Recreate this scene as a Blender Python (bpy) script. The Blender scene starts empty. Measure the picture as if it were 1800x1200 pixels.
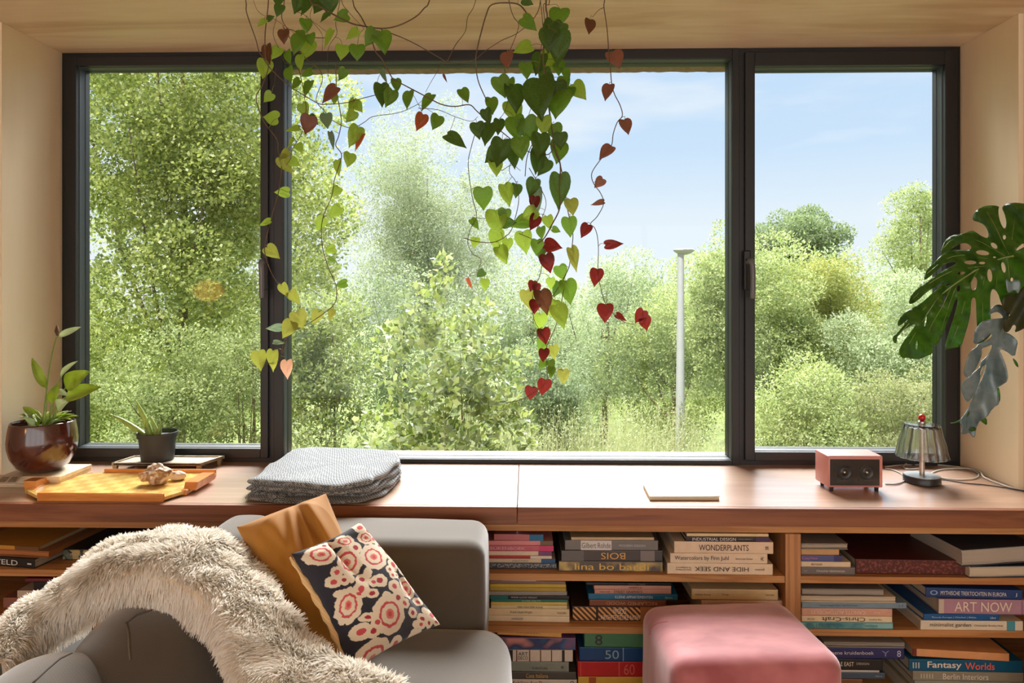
import bpy, bmesh, math, random
import numpy as np
from mathutils import Vector, Matrix, noise as mnoise
from mathutils.geometry import delaunay_2d_cdt
PI = math.pi
sc = bpy.context.scene
COL = sc.collection

# ------------------------------------------------------------------ camera
F = 1200.0; CX, CY = 900.0, 515.0; YAW = math.radians(1.2); EYE = 1.40
cam_d = bpy.data.cameras.new('camera'); cam = bpy.data.objects.new('camera', cam_d); COL.objects.link(cam)
cam.location = (0, 0, EYE); cam.rotation_euler = (PI/2, 0, YAW)
cam_d.sensor_width = 36; cam_d.lens = F*36/1800; cam_d.shift_x = (900-CX)/1800; cam_d.shift_y = (CY-600)/1800
cam_d.clip_start = 0.02; cam_d.clip_end = 500
sc.camera = cam
sc.view_settings.view_transform = 'Standard'; sc.view_settings.look = 'None'
sc.view_settings.gamma = 1; sc.view_settings.use_curve_mapping = False
sc.view_settings.exposure = 0.25
sc.cycles.use_denoising = True
try: sc.cycles.denoiser = 'OPENIMAGEDENOISE'
except Exception: pass
sc.cycles.max_bounces = 8; sc.cycles.diffuse_bounces = 4; sc.cycles.glossy_bounces = 3
sc.cycles.transmission_bounces = 6; sc.cycles.transparent_max_bounces = 8
sc.cycles.caustics_reflective = False; sc.cycles.caustics_refractive = False
sc.cycles.sample_clamp_indirect = 4

def lin(c):
    return tuple(((v/255)/12.92 if v/255 <= 0.04045 else ((v/255+0.055)/1.055)**2.4) for v in c[:3]) + (1,)

# ------------------------------------------------------------------ sky
SKY_FILL = 62.0  # peak strength of the added sky patch
w = bpy.data.worlds.new('sky'); sc.world = w; w.use_nodes = True
nt = w.node_tree; nt.nodes.clear()
def N(nt, t, **k):
    n = nt.nodes.new(t)
    for a, b in k.items(): setattr(n, a, b)
    return n
out = N(nt, 'ShaderNodeOutputWorld'); bg = N(nt, 'ShaderNodeBackground'); tc = N(nt, 'ShaderNodeTexCoord')
sep = N(nt, 'ShaderNodeSeparateXYZ'); rmp = N(nt, 'ShaderNodeValToRGB')
nt.links.new(tc.outputs['Generated'], sep.inputs[0]); nt.links.new(sep.outputs['Z'], rmp.inputs[0])
e = rmp.color_ramp.elements; e[0].position = 0.0; e[0].color = (0.74, 0.80, 0.86, 1)
e[1].position = 0.10; e[1].color = (0.70, 0.78, 0.86, 1)
x = e.new(0.20); x.color = (0.53, 0.68, 0.86, 1)
x = e.new(0.34); x.color = (0.47, 0.63, 0.84, 1)
x = e.new(1.0); x.color = (0.42, 0.62, 0.95, 1)
mp = N(nt, 'ShaderNodeMapping'); mp.inputs['Rotation'].default_value = (0, math.radians(28), 0); mp.inputs['Scale'].default_value = (1.0, 1.0, 4.2)
mp.inputs['Location'].default_value = (0.35, 0.0, 0.55)
nz = N(nt, 'ShaderNodeTexNoise'); nz.inputs['Scale'].default_value = 1.9; nz.inputs['Detail'].default_value = 6; nz.inputs['Roughness'].default_value = 0.5
cr = N(nt, 'ShaderNodeValToRGB'); cr.color_ramp.elements[0].position = 0.43; cr.color_ramp.elements[1].position = 0.62
mx = N(nt, 'ShaderNodeMix', data_type='RGBA')
nt.links.new(tc.outputs['Generated'], mp.inputs[0]); nt.links.new(mp.outputs[0], nz.inputs['Vector'])
nt.links.new(nz.outputs['Fac'], cr.inputs[0]); nt.links.new(cr.outputs[0], mx.inputs['Factor'])
nt.links.new(rmp.outputs[0], mx.inputs['A']); mx.inputs['B'].default_value = (0.82, 0.84, 0.87, 1)
# added bright sky patch above the visible sky, brightens the room through the window
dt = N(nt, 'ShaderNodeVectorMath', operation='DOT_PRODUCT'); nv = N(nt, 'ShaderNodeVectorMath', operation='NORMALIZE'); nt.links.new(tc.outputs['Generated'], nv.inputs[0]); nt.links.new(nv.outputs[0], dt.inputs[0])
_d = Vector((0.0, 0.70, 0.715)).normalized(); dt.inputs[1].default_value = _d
sm = N(nt, 'ShaderNodeMapRange', interpolation_type='SMOOTHSTEP'); sm.inputs['From Min'].default_value = 0.905; sm.inputs['From Max'].default_value = 0.99; sm.inputs['To Min'].default_value = 1.0; sm.inputs['To Max'].default_value = SKY_FILL
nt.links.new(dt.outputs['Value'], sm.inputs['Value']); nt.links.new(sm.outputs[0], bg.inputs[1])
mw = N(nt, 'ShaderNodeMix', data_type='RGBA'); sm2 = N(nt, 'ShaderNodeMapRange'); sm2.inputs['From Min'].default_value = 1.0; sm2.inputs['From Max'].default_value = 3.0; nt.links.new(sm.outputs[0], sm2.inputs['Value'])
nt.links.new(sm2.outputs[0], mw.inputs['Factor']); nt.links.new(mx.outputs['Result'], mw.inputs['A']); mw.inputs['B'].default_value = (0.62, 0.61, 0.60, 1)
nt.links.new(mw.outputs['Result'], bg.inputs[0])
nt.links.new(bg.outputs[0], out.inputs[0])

sun_d = bpy.data.lights.new('sun', 'SUN'); sun = bpy.data.objects.new('sun', sun_d); COL.objects.link(sun)
sun_d.energy = 6.6; sun_d.angle = math.radians(4); sun_d.color = (1.0, 0.95, 0.85)
sun.rotation_euler = Vector((0.42, 0.62, -0.95)).to_track_quat('-Z', 'Y').to_euler()
sun.location = (-6, -4, 12)

# added area light over the unseen rear opening, fills the room from behind
ar_d = bpy.data.lights.new('rear_fill_light', 'AREA'); ar = bpy.data.objects.new('rear_fill_light', ar_d); COL.objects.link(ar)
ar_d.shape = 'RECTANGLE'; ar_d.size = 6.7; ar_d.size_y = 2.2; ar_d.energy = 56; ar_d.color = (1.0, 0.95, 0.88)
ar.location = (-0.2, -3.45, 1.16); ar.rotation_euler = (PI/2, 0, 0)   # faces +Y

# ------------------------------------------------------------------ projection helpers (photo pixel + distance -> point)
ca, sa = math.cos(YAW), math.sin(YAW)
def ray(px, py):
    dx, dy, dz = (px-CX)/F, 1.0, -(py-CY)/F
    return Vector((dx*ca - dy*sa, dx*sa + dy*ca, dz))
def P(px, py, Y):
    r = ray(px, py); return Vector((r.x*Y/r.y, Y, EYE + r.z*Y/r.y))
def PZ(px, py, z):
    r = ray(px, py); k = (z-EYE)/r.z; return Vector((r.x*k, r.y*k, z))

# ------------------------------------------------------------------ object helpers
def tag(o, label=None, cat=None, group=None, kind=None):
    if label: o['label'] = label
    if cat: o['category'] = cat
    if group: o['group'] = group
    if kind: o['kind'] = kind
    return o
def thing(name, label, cat, loc=(0, 0, 0), group=None, kind=None):
    o = bpy.data.objects.new(name, None); COL.objects.link(o); o.location = loc; o.empty_display_size = 0.05
    return tag(o, label, cat, group, kind)
def wloc(o):
    v = Vector((0, 0, 0))
    while o is not None: v = v + Vector(o.location); o = o.parent
    return v
class MB:
    def __init__(s): s.v = []; s.f = []
    def add(s, vs, fs):
        b = len(s.v); s.v += [tuple(p) for p in vs]; s.f += [tuple(i+b for i in f) for f in fs]; return s
    def box(s, x0, x1, y0, y1, z0, z1, r=0.0, seg=2):
        if r <= 0:
            return s.add([(x0,y0,z0),(x1,y0,z0),(x1,y1,z0),(x0,y1,z0),(x0,y0,z1),(x1,y0,z1),(x1,y1,z1),(x0,y1,z1)],
                [(0,3,2,1),(4,5,6,7),(0,1,5,4),(1,2,6,5),(2,3,7,6),(3,0,4,7)])
        bm = bmesh.new(); bmesh.ops.create_cube(bm, size=1)
        for v in bm.verts: v.co = Vector(((x0+x1)/2+v.co.x*(x1-x0), (y0+y1)/2+v.co.y*(y1-y0), (z0+z1)/2+v.co.z*(z1-z0)))
        bmesh.ops.bevel(bm, geom=bm.edges[:], offset=r, segments=seg, profile=0.5, affect='EDGES')
        return s.bm(bm)
    def bm(s, bm):
        bm.verts.index_update(); s.add([v.co[:] for v in bm.verts], [[v.index for v in f.verts] for f in bm.faces]); bm.free(); return s
    def hexa(s, pts):   # 8 corners: bottom 4 ccw, top 4 ccw
        return s.add(pts, [(0,3,2,1),(4,5,6,7),(0,1,5,4),(1,2,6,5),(2,3,7,6),(3,0,4,7)])
    def tube(s, pts, r, n=8, cap=True):
        pts = [Vector(p) for p in pts]; m = len(pts)
        rs = r if hasattr(r, '__len__') else [r]*m
        vs = []; up = None
        for i, p in enumerate(pts):
            t = (pts[min(i+1, m-1)] - pts[max(i-1, 0)]); t = t.normalized() if t.length > 1e-9 else Vector((0, 0, 1))
            if up is None:
                up = t.orthogonal().normalized()
            else:
                up = up - t*up.dot(t); up = up.normalized() if up.length > 1e-6 else t.orthogonal().normalized()
            b = t.cross(up)
            for k in range(n):
                a = 2*PI*k/n; vs.append(p + (up*math.cos(a) + b*math.sin(a))*rs[i])
        fs = [(i*n+k, i*n+(k+1) % n, (i+1)*n+(k+1) % n, (i+1)*n+k) for i in range(m-1) for k in range(n)]
        if cap: fs += [tuple(range(n-1, -1, -1)), tuple(range((m-1)*n, m*n))]
        return s.add(vs, fs)
    def lathe(s, prof, c, n=40, fn=None, cap=True):
        cx, cy = c[0], c[1]; z0 = c[2] if len(c) > 2 else 0; vs = []
        for j, (r, z) in enumerate(prof):
            for k in range(n):
                a = 2*PI*k/n; rr = r if fn is None else fn(r, z, a)
                vs.append((cx+rr*math.cos(a), cy+rr*math.sin(a), z0+z))
        m = len(prof)
        fs = [(i*n+k, i*n+(k+1) % n, (i+1)*n+(k+1) % n, (i+1)*n+k) for i in range(m-1) for k in range(n)]
        if cap: fs += [tuple(range(n-1, -1, -1)), tuple(range((m-1)*n, m*n))]
        return s.add(vs, fs)
    def grid(s, nu, nv, fn, closed_u=False):
        vs = [fn(i/(nu-1) if not closed_u else i/nu, j/(nv-1)) for j in range(nv) for i in range(nu)]
        fs = [(j*nu+i, j*nu+(i+1) % nu, (j+1)*nu+(i+1) % nu, (j+1)*nu+i) for j in range(nv-1) for i in range(nu if closed_u else nu-1)]
        return s.add(vs, fs)
    def prism(s, poly, d):   # poly list of 3d pts (planar), extruded by vector d
        n = len(poly); d = Vector(d); vs = [Vector(p) for p in poly] + [Vector(p)+d for p in poly]
        return s.add(vs, [tuple(range(n-1, -1, -1)), tuple(range(n, 2*n))] + [(i, (i+1) % n, n+(i+1) % n, n+i) for i in range(n)])
    def build(s, name, mat, parent=None, smooth=False, angle=None, loc=None):
        return obj(name, s.v, s.f, mat, parent, smooth, angle, loc)
def obj(name, v, f, mat, parent=None, smooth=False, angle=None, loc=None):
    me = bpy.data.meshes.new(name); V = np.asarray(v, dtype=np.float64).reshape(-1, 3)
    if parent is not None: off = np.array(wloc(parent)) + (np.array(loc) if loc is not None else 0)
    else: off = np.array(loc) if loc is not None else np.array([(V[:,0].min()+V[:,0].max())/2, (V[:,1].min()+V[:,1].max())/2, V[:,2].min()])
    V = V - off
    if isinstance(f, np.ndarray):
        nf, k = f.shape; me.vertices.add(len(V)); me.vertices.foreach_set('co', V.astype(np.float32).ravel())
        me.loops.add(nf*k); me.loops.foreach_set('vertex_index', f.astype(np.int32).ravel())
        me.polygons.add(nf); me.polygons.foreach_set('loop_start', np.arange(0, nf*k, k, dtype=np.int32))
        try: me.polygons.foreach_set('loop_total', np.full(nf, k, dtype=np.int32))
        except Exception: pass
        me.update(calc_edges=True)
    else:
        me.from_pydata(V.tolist(), [], f); me.update()
    if smooth: me.polygons.foreach_set('use_smooth', [True]*len(me.polygons))
    for m in (mat if isinstance(mat, (list, tuple)) else [mat]): me.materials.append(m)
    o = bpy.data.objects.new(name, me); COL.objects.link(o)
    if parent is not None:
        o.parent = parent
        if loc is not None: o.location = loc
    else: o.location = off
    if smooth and angle:
        try: me.set_sharp_from_angle(angle=math.radians(angle))
        except Exception: pass
    return o
def struct(o): o['kind'] = 'structure'; return o
def catmull(pts, n=6):
    pts = [Vector(p) for p in pts]; q = [pts[0]*2-pts[1]] + pts + [pts[-1]*2-pts[-2]]; out = []
    for i in range(1, len(q)-2):
        p0, p1, p2, p3 = q[i-1], q[i], q[i+1], q[i+2]
        for k in range(n):
            t = k/n; out.append(0.5*((2*p1) + (p2-p0)*t + (2*p0-5*p1+4*p2-p3)*t*t + (3*p1-p0-3*p2+p3)*t**3))
    out.append(pts[-1]); return out
def ns(x, y, z=0.0, s=1.0): return mnoise.noise(Vector((x*s, y*s, z*s)))

# ------------------------------------------------------------------ materials
MC = {}
def newmat(name):
    m = bpy.data.materials.new(name); m.use_nodes = True; nt = m.node_tree; nt.nodes.clear()
    o = N(nt, 'ShaderNodeOutputMaterial'); b = N(nt, 'ShaderNodeBsdfPrincipled'); nt.links.new(b.outputs[0], o.inputs[0])
    return m, nt, b, o
def plain(name, col, rough=0.6, var=0.12, scale=12, metal=0.0, bump=0.0, bscale=60, coat=0.0, sheen=0.0, spec=0.5):
    key = (name, tuple(col), rough)
    if key in MC: return MC[key]
    m, nt, b, o = newmat(name); c = lin(col)
    tc = N(nt, 'ShaderNodeTexCoord'); nz = N(nt, 'ShaderNodeTexNoise'); nz.inputs['Scale'].default_value = scale; nz.inputs['Detail'].default_value = 3
    rp = N(nt, 'ShaderNodeValToRGB'); nt.links.new(tc.outputs['Object'], nz.inputs['Vector']); nt.links.new(nz.outputs['Fac'], rp.inputs[0])
    rp.color_ramp.elements[0].position = 0.3; rp.color_ramp.elements[1].position = 0.7
    rp.color_ramp.elements[0].color = tuple(v*(1-var) for v in c[:3])+(1,); rp.color_ramp.elements[1].color = tuple(min(1, v*(1+var)) for v in c[:3])+(1,)
    nt.links.new(rp.outputs[0], b.inputs['Base Color']); b.inputs['Roughness'].default_value = rough; b.inputs['Metallic'].default_value = metal
    b.inputs['Coat Weight'].default_value = coat; b.inputs['Coat Roughness'].default_value = 0.08
    b.inputs['Sheen Weight'].default_value = sheen; b.inputs['Specular IOR Level'].default_value = spec
    if bump > 0:
        n2 = N(nt, 'ShaderNodeTexNoise'); n2.inputs['Scale'].default_value = bscale; n2.inputs['Detail'].default_value = 4
        bp = N(nt, 'ShaderNodeBump'); bp.inputs['Strength'].default_value = bump; bp.inputs['Distance'].default_value = 0.002
        nt.links.new(tc.outputs['Object'], n2.inputs['Vector']); nt.links.new(n2.outputs['Fac'], bp.inputs['Height']); nt.links.new(bp.outputs[0], b.inputs['Normal'])
    MC[key] = m; return m
def wood(name, c1, c2, rough=0.45, axis='X', scale=1.0, coat=0.0, stretch=9, spec=0.5, ring=3.0, cr=0.1, cior=1.5):
    m, nt, b, o = newmat(name)
    tc = N(nt, 'ShaderNodeTexCoord'); mp = N(nt, 'ShaderNodeMapping')
    s = [scale*stretch]*3; s['XYZ'.index(axis)] = scale*0.7
    mp.inputs['Scale'].default_value = s
    n1 = N(nt, 'ShaderNodeTexNoise'); n1.inputs['Scale'].default_value = 1.0; n1.inputs['Detail'].default_value = 5; n1.inputs['Distortion'].default_value = 1.2
    n2 = N(nt, 'ShaderNodeTexNoise'); n2.inputs['Scale'].default_value = 7.0; n2.inputs['Detail'].default_value = 6
    sn = N(nt, 'ShaderNodeMath', operation='MULTIPLY'); sn.inputs[1].default_value = ring*6.28
    si = N(nt, 'ShaderNodeMath', operation='SINE'); ma = N(nt, 'ShaderNodeMath', operation='MULTIPLY_ADD'); ma.inputs[1].default_value = 0.28; ma.inputs[2].default_value = 0.32
    ad = N(nt, 'ShaderNodeMath', operation='MULTIPLY_ADD'); ad.inputs[1].default_value = 0.5
    rp = N(nt, 'ShaderNodeValToRGB'); rp.color_ramp.elements[0].color = lin(c1); rp.color_ramp.elements[1].color = lin(c2)
    rp.color_ramp.elements[0].position = 0.15; rp.color_ramp.elements[1].position = 0.95
    L = nt.links.new
    L(tc.outputs['Object'], mp.inputs[0]); L(mp.outputs[0], n1.inputs['Vector']); L(mp.outputs[0], n2.inputs['Vector'])
    L(n1.outputs['Fac'], sn.inputs[0]); L(sn.outputs[0], si.inputs[0]); L(si.outputs[0], ma.inputs[0]); L(n2.outputs['Fac'], ad.inputs[0]); L(ma.outputs[0], ad.inputs[2])
    L(ad.outputs[0], rp.inputs[0]); L(rp.outputs[0], b.inputs['Base Color'])
    bp = N(nt, 'ShaderNodeBump'); bp.inputs['Strength'].default_value = 0.12; bp.inputs['Distance'].default_value = 0.001
    L(n2.outputs['Fac'], bp.inputs['Height']); L(bp.outputs[0], b.inputs['Normal'])
    b.inputs['Roughness'].default_value = rough; b.inputs['Coat Weight'].default_value = coat; b.inputs['Coat Roughness'].default_value = cr
    b.inputs['Specular IOR Level'].default_value = spec; b.inputs['Coat IOR'].default_value = cior
    return m
def leafmat(name, cols, trans=0.45, rough=0.5, tint=1.25, island=True, spec=0.4, tcol=(1, 1.02, .85)):
    m = bpy.data.materials.new(name); m.use_nodes = True; nt = m.node_tree; nt.nodes.clear(); L = nt.links.new
    o = N(nt, 'ShaderNodeOutputMaterial'); b = N(nt, 'ShaderNodeBsdfPrincipled'); t = N(nt, 'ShaderNodeBsdfTranslucent'); mxx = N(nt, 'ShaderNodeMixShader')
    rp = N(nt, 'ShaderNodeValToRGB')
    if island:
        g = N(nt, 'ShaderNodeNewGeometry'); L(g.outputs['Random Per Island'], rp.inputs[0])
    else:
        tc = N(nt, 'ShaderNodeTexCoord'); nz = N(nt, 'ShaderNodeTexNoise'); nz.inputs['Scale'].default_value = 25; L(tc.outputs['Object'], nz.inputs['Vector']); L(nz.outputs['Fac'], rp.inputs[0])
    el = rp.color_ramp.elements
    n = len(cols)
    lo, hi = (0.0, 1.0) if island else (0.3, 0.7)
    el[0].position = lo; el[0].color = lin(cols[0]); el[1].position = hi; el[1].color = lin(cols[-1])
    for i in range(1, n-1):
        q = el.new(lo+(hi-lo)*i/(n-1)); q.color = lin(cols[i])
    L(rp.outputs[0], b.inputs['Base Color']); b.inputs['Roughness'].default_value = rough; b.inputs['Specular IOR Level'].default_value = spec
    mu = N(nt, 'ShaderNodeMix', data_type='RGBA', blend_type='MULTIPLY'); mu.inputs['Factor'].default_value = 1
    L(rp.outputs[0], mu.inputs['A']); mu.inputs['B'].default_value = (tint*tcol[0], tint*tcol[1], tint*tcol[2], 1)
    L(mu.outputs['Result'], t.inputs[0]); mxx.inputs[0].default_value = trans
    L(b.outputs[0], mxx.inputs[1]); L(t.outputs[0], mxx.inputs[2]); L(mxx.outputs[0], o.inputs[0])
    return m
def fabric(name, col, col2=None, rough=0.9, sc_=700, bump=0.3, sheen=0.3, var=0.15):
    m, nt, b, o = newmat(name); L = nt.links.new; col2 = col2 or [v*0.8 for v in col]
    tc = N(nt, 'ShaderNodeTexCoord'); nz = N(nt, 'ShaderNodeTexNoise'); nz.inputs['Scale'].default_value = 5; nz.inputs['Detail'].default_value = 4
    wv = N(nt, 'ShaderNodeTexWave', wave_type='BANDS', bands_direction='DIAGONAL'); wv.inputs['Scale'].default_value = sc_/6; wv.inputs['Distortion'].default_value = 1.5
    mx = N(nt, 'ShaderNodeMix', data_type='RGBA'); L(nz.outputs['Fac'], mx.inputs['Factor']); mx.inputs['A'].default_value = lin(col2); mx.inputs['B'].default_value = lin([min(255, v*1.1) for v in col])
    L(tc.outputs['Object'], nz.inputs['Vector']); L(tc.outputs['Object'], wv.inputs['Vector'])
    mm = N(nt, 'ShaderNodeMix', data_type='RGBA', blend_type='MULTIPLY'); mm.inputs['Factor'].default_value = var; L(mx.outputs['Result'], mm.inputs['A']); L(wv.outputs['Color'], mm.inputs['B'])
    L(mm.outputs['Result'], b.inputs['Base Color']); b.inputs['Roughness'].default_value = rough; b.inputs['Sheen Weight'].default_value = sheen
    b.inputs['Specular IOR Level'].default_value = 0.2
    n2 = N(nt, 'ShaderNodeTexNoise'); n2.inputs['Scale'].default_value = sc_; L(tc.outputs['Object'], n2.inputs['Vector'])
    bp = N(nt, 'ShaderNodeBump'); bp.inputs['Strength'].default_value = bump; bp.inputs['Distance'].default_value = 0.001; L(n2.outputs['Fac'], bp.inputs['Height']); L(bp.outputs[0], b.inputs['Normal'])
    return m

M_ply = wood('birch_plywood', (214, 186, 148), (248, 232, 204), 0.5, 'X', 0.9, stretch=6, ring=2.2)
M_plyv = wood('pale_plywood_panel', (236, 216, 182), (244, 228, 198), 0.5, 'Z', 0.7, stretch=5, ring=1.2)
M_sill = wood('oiled_worktop', (172, 134, 112), (198, 162, 138), 0.34, 'X', 1.1, coat=1.0, stretch=8, ring=2, cr=0.2, cior=1.75)
M_edge = wood('worktop_edge', (112, 66, 44), (150, 94, 62), 0.42, 'X', 1.6, stretch=12)
M_pine = wood('pine', (166, 108, 58), (204, 148, 92), 0.5, 'X', 1.6, stretch=14)
M_pinez = wood('pine_upright', (166, 110, 66), (198, 146, 96), 0.5, 'Z', 1.6, stretch=14)
M_dark = plain('dark_back_board', (70, 48, 34), 0.8)  # plain dark brown for the bookcase back
M_frame = plain('anthracite_aluminium', (27, 27, 29), 0.45, 0.05)
M_bead = plain('grey_glazing_bead', (66, 75, 80), 0.45, 0.05)
M_gask = plain('black_gasket', (22, 24, 26), 0.5, 0.05)
M_wall = plain('white_plaster', (222, 212, 196), 0.85, 0.03)
M_floor = wood('floorboards', (150, 110, 75), (190, 145, 100), 0.5, 'Y', 1.2)
M_black = plain('black_plastic', (24, 24, 26), 0.35, 0.1)
M_brick = plain('red_brick', (146, 118, 114), 0.9, 0.2, 40)
# ================================================================== ROOM
YW = 2.59          # inner face of the window frame
YR = 2.29          # face of the window wall (front edge of the reveals)
YS = 2.067         # front edge of the worktop
ZS = EYE - 0.6475  # worktop top
ZC = EYE + 0.924   # ceiling
XL = P(108, 400, YW).x; XR = P(1689, 400, YW).x
RX0, RX1, RY0 = -3.6, 3.2, -3.4
struct(MB().box(RX0, RX1, RY0, YS+0.65, -0.1, 0).build('floor', M_floor))
struct(MB().box(RX0, RX1, RY0, 2.72, ZC, ZC+0.2).build('ceiling', M_ply))
struct(MB().box(RX0-0.15, RX0, RY0, 2.72, -0.1, ZC+0.2).build('wall_left', M_wall))
struct(MB().box(RX1, RX1+0.15, RY0, 2.72, -0.1, ZC+0.2).build('wall_right', M_wall))
b = MB(); b.box(RX0, RX0+.06, RY0-0.15, RY0, 0, ZC); b.box(RX1-.06, RX1, RY0-0.15, RY0, 0, ZC); b.box(RX0, RX1, RY0-.15, RY0, 0, .06); b.box(RX0, RX1, RY0-.15, RY0, ZC-.05, ZC)
for k in (1, 2, 3): b.box(RX0+6.8*k/4-.03, RX0+6.8*k/4+.03, RY0-.15, RY0, .06, ZC-.05)
struct(b.build('wall_back', M_wall))  # unseen rear wall, opened up between posts for the fill light
# window wall: panels either side of the niche, and the parapet under the window (behind the bookcase)
M_wr = wood('brown_wall_panel', (188, 150, 118), (200, 162, 128), 0.6, 'Z', 0.7, stretch=5, ring=1)
struct(MB().box(XR+0.0185, RX1, YR+.004, 2.665, ZS+.0004, ZC).build('wall_front_right', M_wr))
struct(MB().box(RX0, XL-0.0205, YR+.004, 2.665, ZS+.0004, ZC).build('wall_front_left', M_wr))
struct(MB().box(RX0, RX1, 2.63, 2.80, -0.1, ZS).build('wall_front', M_wr))
b = MB(); b.box(XL-0.020, XL, YR, YW+0.1, ZS, ZC, 0.0015); struct(b.build('trim_1', M_plyv))
b = MB(); b.box(XR, XR+0.018, YR, YW+0.1, ZS, ZC, 0.0015); struct(b.build('trim_2', M_plyv))
b = MB(); b.box(XL-.035, XL-.0205, YR-.004, YR+.02, ZS, ZC-.001); b.box(XR+0.0185, XR+.022, YR-.003, YR+.02, ZS, ZC-.001); struct(b.build('trim_3', plain('dark_edge_strip', (96, 74, 56), .7)))
# ------------------------------------------------------------------ windows
m_gl = bpy.data.materials.new('window_glass'); m_gl.use_nodes = True; g = m_gl.node_tree; g.nodes.clear()
go = N(g, 'ShaderNodeOutputMaterial'); gt = N(g, 'ShaderNodeBsdfTransparent'); gg = N(g, 'ShaderNodeBsdfGlossy'); gm = N(g, 'ShaderNodeMixShader'); gf = N(g, 'ShaderNodeFresnel')
gf.inputs[0].default_value = 1.2; gg.inputs['Roughness'].default_value = 0.0; gt.inputs[0].default_value = (0.98, 0.99, 0.985, 1)
g.links.new(gf.outputs[0], gm.inputs[0]); g.links.new(gt.outputs[0], gm.inputs[1]); g.links.new(gg.outputs[0], gm.inputs[2]); g.links.new(gm.outputs[0], go.inputs[0])
YG = YW + 0.045
def px_x(p, Y=YW): return P(p, 400, Y).x
def px_z(p, x, Y=YW): return P(x, p, Y).z
def win(name, xa, xb, ga, gb, gt_, gb_, label, handle=None, sash=True):
    """xa..xb outer frame px, ga..gb glass px, gt_/gb_ glass top/bottom px"""
    cx = (ga+gb)/2
    t = thing(name, label, 'window', (px_x(cx), YW, ZS), kind='structure')
    X0, X1 = px_x(xa), px_x(xb); G0 = min(px_x(ga), px_x(ga, YG)); G1 = max(px_x(gb), px_x(gb, YG)); Z1 = px_z(gt_, cx, YG); Z0 = px_z(gb_, cx, YG)
    T, B = ZC, ZS
    def ring(x0, x1, z0, z1, X0, X1, Z0, Z1, y0, y1, r=0.0):
        m = MB(); m.box(X0, x0, y0, y1, Z0, Z1, r); m.box(x1, X1, y0, y1, Z0, Z1, r); m.box(x0, x1, y0, y1, Z0, z0, r); m.box(x0, x1, y0, y1, z1, Z1, r); return m
    e = 0.005 if sash else 0.0
    if sash:
        ring(X0+.022, X1-.022, B+.022, T-.022, X0, X1, B, T, YW+0.004, YW+.10).build('frame', M_frame, t)
        ring(G0-e, G1+e, Z0-e, Z1+e, X0+.0185, X1-.0185, B+.0185, T-.0185, YW-0.010, YW+.055, .002).build('sash', M_frame, t)
    else:
        ring(G0-.005, G1+.005, Z0-.005, Z1+.005, X0, X1, B, T, YW, YW+.10, .002).build('frame', M_frame, t)
        e = 0.005
    eb = e
    # sloped glazing bead: runs from the frame face back to the glass
    m = MB(); yf = YW+0.006; yb = YG-0.004; gk = 0.001
    o = [(G0-e, Z0-eb), (G1+e, Z0-eb), (G1+e, Z1+e), (G0-e, Z1+e)]; i = [(G0-gk, Z0-gk), (G1+gk, Z0-gk), (G1+gk, Z1+gk), (G0-gk, Z1+gk)]
    mid = [((a[0]*.45+c[0]*.55), (a[1]*.45+c[1]*.55)) for a, c in zip(o, i)]
    for (ra, ya), (rb, yb_) in (((o, yf), (mid, yf+.004)), ((mid, yf+.012), (i, yb))):
        for k in range(4):
            k2 = (k+1) % 4
            m.add([(ra[k][0], ya, ra[k][1]), (ra[k2][0], ya, ra[k2][1]), (rb[k2][0], yb_, rb[k2][1]), (rb[k][0], yb_, rb[k][1]),
                   (ra[k][0], YG+.02, ra[k][1]), (ra[k2][0], YG+.02, ra[k2][1]), (rb[k2][0], YG+.02, rb[k2][1]), (rb[k][0], YG+.02, rb[k][1])],
                  [(0, 1, 2, 3), (4, 7, 6, 5), (0, 4, 5, 1), (3, 2, 6, 7), (1, 5, 6, 2), (0, 3, 7, 4)])
    m.build('glazing_bead', M_bead, t)
    ring(G0, G1, Z0, Z1, G0-.006, G1+.006, Z0-.006, Z1+.006, YG-.005, YG+.02).build('gasket', M_gask, t)
    pn = MB().box(G0-.003, G1+.003, YG, YG+.024, Z0-.003, Z1+.003).build('pane', m_gl, t)
    if handle:
        hx, hy, hl = handle; p = P(hx, hy, YW-.012)
        h = MB(); h.box(p.x-.013, p.x+.013, YW-.020, YW-.008, p.z-.075, p.z+.075, .005, 3)
        ho = h.build('handle_plate', M_frame, t)
        h = MB(); pts = [(p.x, YW-.018, p.z+.03), (p.x+.001, YW-.050, p.z+.034), (p.x+.004, YW-.062, p.z+.020), (p.x+.006, YW-.062, p.z-.02), (p.x+.006, YW-.060, p.z-.105)]
        h.tube(catmull(pts, 5), 0.0095, 10); h.build('lever', plain('handle_grey', (104, 104, 108), .3), ho, True)
    return t
win('window_1', 108, 481, 152, 457, 125, 780, 'tall opening casement in the left third of the window, dark frame', (466, 475, 1))
win('window_2', 481, 1300, 507, 1279, 114, 800, 'wide fixed middle pane of the window in a dark frame', None, False)
win('window_3', 1300, 1689, 1328, 1644, 125, 787, 'opening casement in the right third of the window, dark frame', (1313, 475, 1))
# outer brick soldier edge above the middle pane with ragged mortar
m = MB(); za = px_z(111, 900, 2.78); zb = px_z(116.5, 900, 2.78); X0, X1 = px_x(500, 2.78), px_x(1290, 2.78); n = 240
top = []; bot = []
for i in range(n+1):
    x = X0+(X1-X0)*i/n; bot.append((x, 2.76, zb - 0.004 + 0.007*abs(ns(x, 3, 0, 9)) + 0.002*ns(x, 1, 0, 40)))
poly = bot + [(X1, 2.76, ZC+0.1), (X0, 2.76, ZC+.1)]
m.prism(poly, (0, 0.1, 0)); struct(m.build('trim_4', M_brick))

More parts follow.
